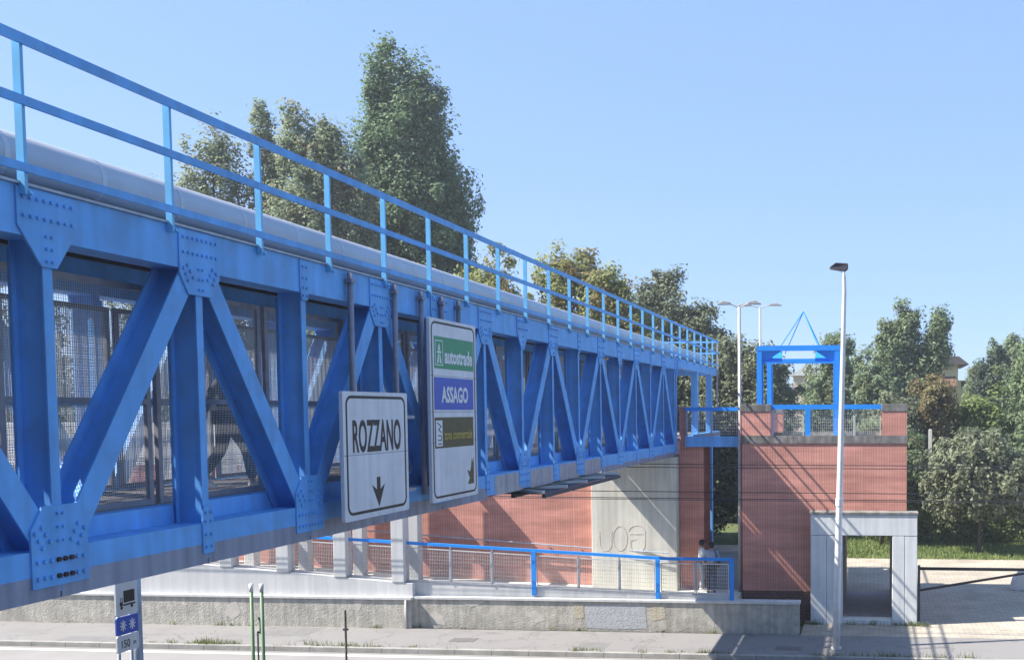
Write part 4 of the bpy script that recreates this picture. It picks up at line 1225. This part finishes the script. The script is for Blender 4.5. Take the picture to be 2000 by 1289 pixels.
# rough grass on the field
n = 26000
gx, gy = g.uniform(-2, 13, n), g.uniform(43.3, 52, n)
hh = g.uniform(.05, .2, n)
a = g.uniform(0, 6.28, n)
v = np.empty((n, 4, 3)); wv = np.stack([np.cos(a), np.sin(a), np.zeros(n)], 1) * .03
c0 = np.stack([gx, gy, np.full(n, .09)], 1); c1 = c0 + np.stack([g.normal(size=n) * .05, g.normal(size=n) * .05, hh], 1)
v[:, 0] = c0 - wv; v[:, 1] = c0 + wv; v[:, 2] = c1 + wv * .3; v[:, 3] = c1 - wv * .3
gr = leaf_object('grass_blades', v.reshape(-1, 3), np.arange(n * 4).reshape(n, 4), M['l_lime'])
gr['kind'] = 'stuff'

# ------------------------------------------------------------------ air
hz = MB().box(-200, 130, -40, 140, -1.6, 32).build('haze', bpy.data.materials.new('haze'))
hm = hz.data.materials[0]
hm.use_nodes = True
for n_ in list(hm.node_tree.nodes):
    if n_.type == 'BSDF_PRINCIPLED': hm.node_tree.nodes.remove(n_)
pv = hm.node_tree.nodes.new('ShaderNodeVolumePrincipled')
pv.inputs['Color'].default_value = (.86, .92, 1, 1)
pv.inputs['Density'].default_value = .0009
pv.inputs['Anisotropy'].default_value = .2
hm.node_tree.links.new(pv.outputs[0], hm.node_tree.nodes['Material Output'].inputs['Volume'])
hz['kind'] = 'stuff'

# ------------------------------------------------------------------ people
def skin(name, pts, edges, rad, m, parent, sub=2):
    me = bpy.data.meshes.new(name)
    me.from_pydata([Vector(p) for p in pts], edges, [])
    o = bpy.data.objects.new(name, me)
    COL.objects.link(o)
    o.modifiers.new('skin', 'SKIN')
    for i, r in enumerate(rad):
        sv = me.skin_vertices[0].data[i]
        sv.radius = r if isinstance(r, tuple) else (r, r)
        sv.use_root = i == 0
    o.modifiers.new('sub', 'SUBSURF').levels = sub
    bpy.context.view_layer.update()
    me2 = bpy.data.meshes.new_from_object(o.evaluated_get(bpy.context.evaluated_depsgraph_get()))
    bpy.data.objects.remove(o)
    me2.polygons.foreach_set('use_smooth', [True] * len(me2.polygons))
    me2.materials.clear(); me2.materials.append(m)
    me2.name = name
    q = bpy.data.objects.new(name, me2)
    COL.objects.link(q)
    q.parent = parent
    return q

def ball(name, c, r, m, parent, squash=(1, 1, 1), cut=None):
    import bmesh
    bm = bmesh.new()
    bmesh.ops.create_uvsphere(bm, u_segments=20, v_segments=14, radius=1)
    for v in bm.verts:
        v.co = Vector((v.co.x * r * squash[0] + c[0], v.co.y * r * squash[1] + c[1], v.co.z * r * squash[2] + c[2]))
    if cut:
        bmesh.ops.delete(bm, geom=[v for v in bm.verts if cut(v.co)], context='VERTS')
    me = bpy.data.meshes.new(name); bm.to_mesh(me); bm.free()
    me.polygons.foreach_set('use_smooth', [True] * len(me.polygons))
    me.materials.append(m)
    o = bpy.data.objects.new(name, me); COL.objects.link(o); o.parent = parent
    return o

def person(label, base, rz, h, stride, armL, armR, shirt, trousers, shoe, head_yaw=0, bag=False, sleeve=.6, group=None):
    """local: faces +Y. stride = half step length; armL/R = (elbow, hand) offsets from the shoulder"""
    k = h / 1.7
    t = thing('person', label, 'person', base, group)
    t.rotation_euler = (0, 0, rz)
    t.scale = (k, k, k)
    s = stride
    P = dict(pel=(0, 0, .95), wst=(0, .0, 1.08), chs=(0, .02, 1.30), nk=(0, .02, 1.45), hd=(0, .04, 1.54), top=(0, .035, 1.66),
             hl=(-.09, 0, .90), hr=(.09, 0, .90), kl=(-.10, s * .7 + .03, .50), kr=(.10, -s * .35 + .03, .50), al=(-.10, s, .09), ar=(.10, -s - .02, .11 + s * .15),
             tl=(-.11, s + .15, .035), tr=(.11, -s + .12, .035), sl=(-.18, .0, 1.38), sr=(.18, 0, 1.38))
    el = Vector(P['sl']) + Vector(armL[0]); hl_ = el + Vector(armL[1]); er = Vector(P['sr']) + Vector(armR[0]); hr_ = er + Vector(armR[1])
    pts = [P['pel'], P['wst'], P['chs'], P['nk'], P['hd'], P['top'], P['hl'], P['kl'], P['al'], P['tl'], P['hr'], P['kr'], P['ar'], P['tr'], P['sl'], el, hl_, P['sr'], er, hr_]
    ed = [(0, 1), (1, 2), (2, 3), (3, 4), (4, 5), (0, 6), (6, 7), (7, 8), (8, 9), (0, 10), (10, 11), (11, 12), (12, 13), (2, 14), (14, 15), (15, 16), (2, 17), (17, 18), (18, 19)]
    ra = [(.13, .10), (.12, .09), (.14, .10), .05, (.07, .085), (.06, .07), .085, .055, .035, .03, .085, .055, .035, .03, .055, .04, .027, .055, .04, .027]
    nb = len(pts)
    # hands: palm, four fingers and a thumb on each wrist
    for hi, e_, sgn in ((16, el, 1), (19, er, -1)):
        hnd = Vector(pts[hi]); d = (hnd - Vector(e_)).normalized()
        side = Vector((0, 1, 0)) - d * d.y
        side = side.normalized() if side.length > .1 else Vector((1, 0, 0))
        palm = hnd + d * .08
        pts.append(palm); ra.append((.026, .02)); ed.append((hi, len(pts) - 1)); pi_ = len(pts) - 1
        for j, ln in enumerate((.06, .075, .08, .07)):
            off = side * (.028 - .019 * j)
            pts.append(palm + off + d * ln * .55); ra.append(.009); ed.append((pi_, len(pts) - 1))
            pts.append(palm + off * 1.05 + d * ln * .95 + Vector((sgn * .018, 0, 0))); ra.append(.008); ed.append((len(pts) - 2, len(pts) - 1))
        pts.append(hnd + d * .05 + side * .05); ra.append(.010); ed.append((hi, len(pts) - 1))
    skin('body', pts, ed, ra, M['skin'], t)
    # face
    mb = MB()
    mb._add([(0, .145, 1.535), (-.015, .118, 1.525), (.015, .118, 1.525), (0, .115, 1.575)], [(0, 1, 2), (0, 2, 3), (0, 3, 1), (1, 3, 2)])
    o = mb.build('nose', M['skin'], t, base=(0, 0, 0))
    for x in (-.03, .03): ball('eye', (x, .118, 1.57), .011, M['hair'], t)
    for x in (-.082, .082): ball('ear', (x, .03, 1.55), .025, M['skin'], t, (.5, .8, 1.2))
    mb = MB().bar((-.022, .122, 1.495), (.022, .122, 1.495), .006, .008); mb.build('mouth', M['rust'], t, base=(0, 0, 0))
    ball('hair', (0, .025, 1.60), .112, M['hair'], t, (.92, 1.05, 1.05), cut=lambda c: c.y > .07 and c.z < 1.615)
    # clothes follow the body with slightly larger radii
    eln = Vector(P['sl']).lerp(el, 1.0); ern = Vector(P['sr']).lerp(er, 1.0)
    hl2 = el.lerp(hl_, sleeve); hr2 = er.lerp(hr_, sleeve)
    skin('shirt', [(0, 0, .98), P['wst'], P['chs'], (0, .015, 1.42), P['sl'], el, hl2, P['sr'], er, hr2],
         [(0, 1), (1, 2), (2, 3), (2, 4), (4, 5), (5, 6), (2, 7), (7, 8), (8, 9)],
         [(.16, .125), (.145, .115), (.165, .125), (.07, .07), .075, .056, .046, .075, .056, .046], shirt, t)
    skin('trousers', [(0, 0, .98), P['hl'], P['kl'], (P['al'][0], P['al'][1], P['al'][2] + .03), P['hr'], P['kr'], (P['ar'][0], P['ar'][1], P['ar'][2] + .03)],
         [(0, 1), (1, 2), (2, 3), (0, 4), (4, 5), (5, 6)], [(.15, .115), .105, .075, .06, .105, .075, .06], trousers, t)
    for a, b in (('al', 'tl'), ('ar', 'tr')):
        A, B = Vector(P[a]), Vector(P[b])
        skin('shoe', [A + Vector((0, -.06, -.03)), A + Vector((0, .03, -.025)), B + Vector((0, .02, .01))], [(0, 1), (1, 2)], [(.045, .05), (.05, .055), (.045, .035)], shoe, t)
    if bag:
        mb = MB().box(.20, .30, -.16, .14, .88, 1.12)
        b_ = mb.build('bag', M['bag'], t, base=(0, 0, 0), bevel=.03)
        mb = MB().tube([(.25, .1, 1.12), (.19, .06, 1.44), (.10, -.06, 1.47), (.22, -.13, 1.12)], .014, 6)
        mb.build('bag_strap', M['bag'], t, base=(0, 0, 0))
    return t

person('person in dark jacket and white shoes walking along the bridge behind the mesh', (-6.95, 10.45, DK), R(-60), 1.5, .26,
       ((-.06, .14, -.24), (.02, .20, -.10)), ((.06, -.16, -.22), (.0, -.06, -.22)), M['jacket'], M['trousers'], M['shoe'], sleeve=.95)
person('person with black hair and grey blue shirt carrying a bag by the ramp railing', (-4.85, 30.1, .93), R(8), 1.56, .02,
       ((-.10, .02, -.26), (.06, .16, -.14)), ((.07, .0, -.27), (.0, .10, -.20)), M['greyshirt'], M['trousers'], M['bag'], bag=True, sleeve=.1)
person('person in white top standing beside the brick pier and the blue column', (-5.22, 30.55, .93), R(-70), 1.56, .03,
       ((-.08, .06, -.25), (.03, .18, .02)), ((.06, .06, -.25), (.02, .20, -.04)), M['whiteshirt'], M['greyshirt'], M['shoe'], sleeve=.15)
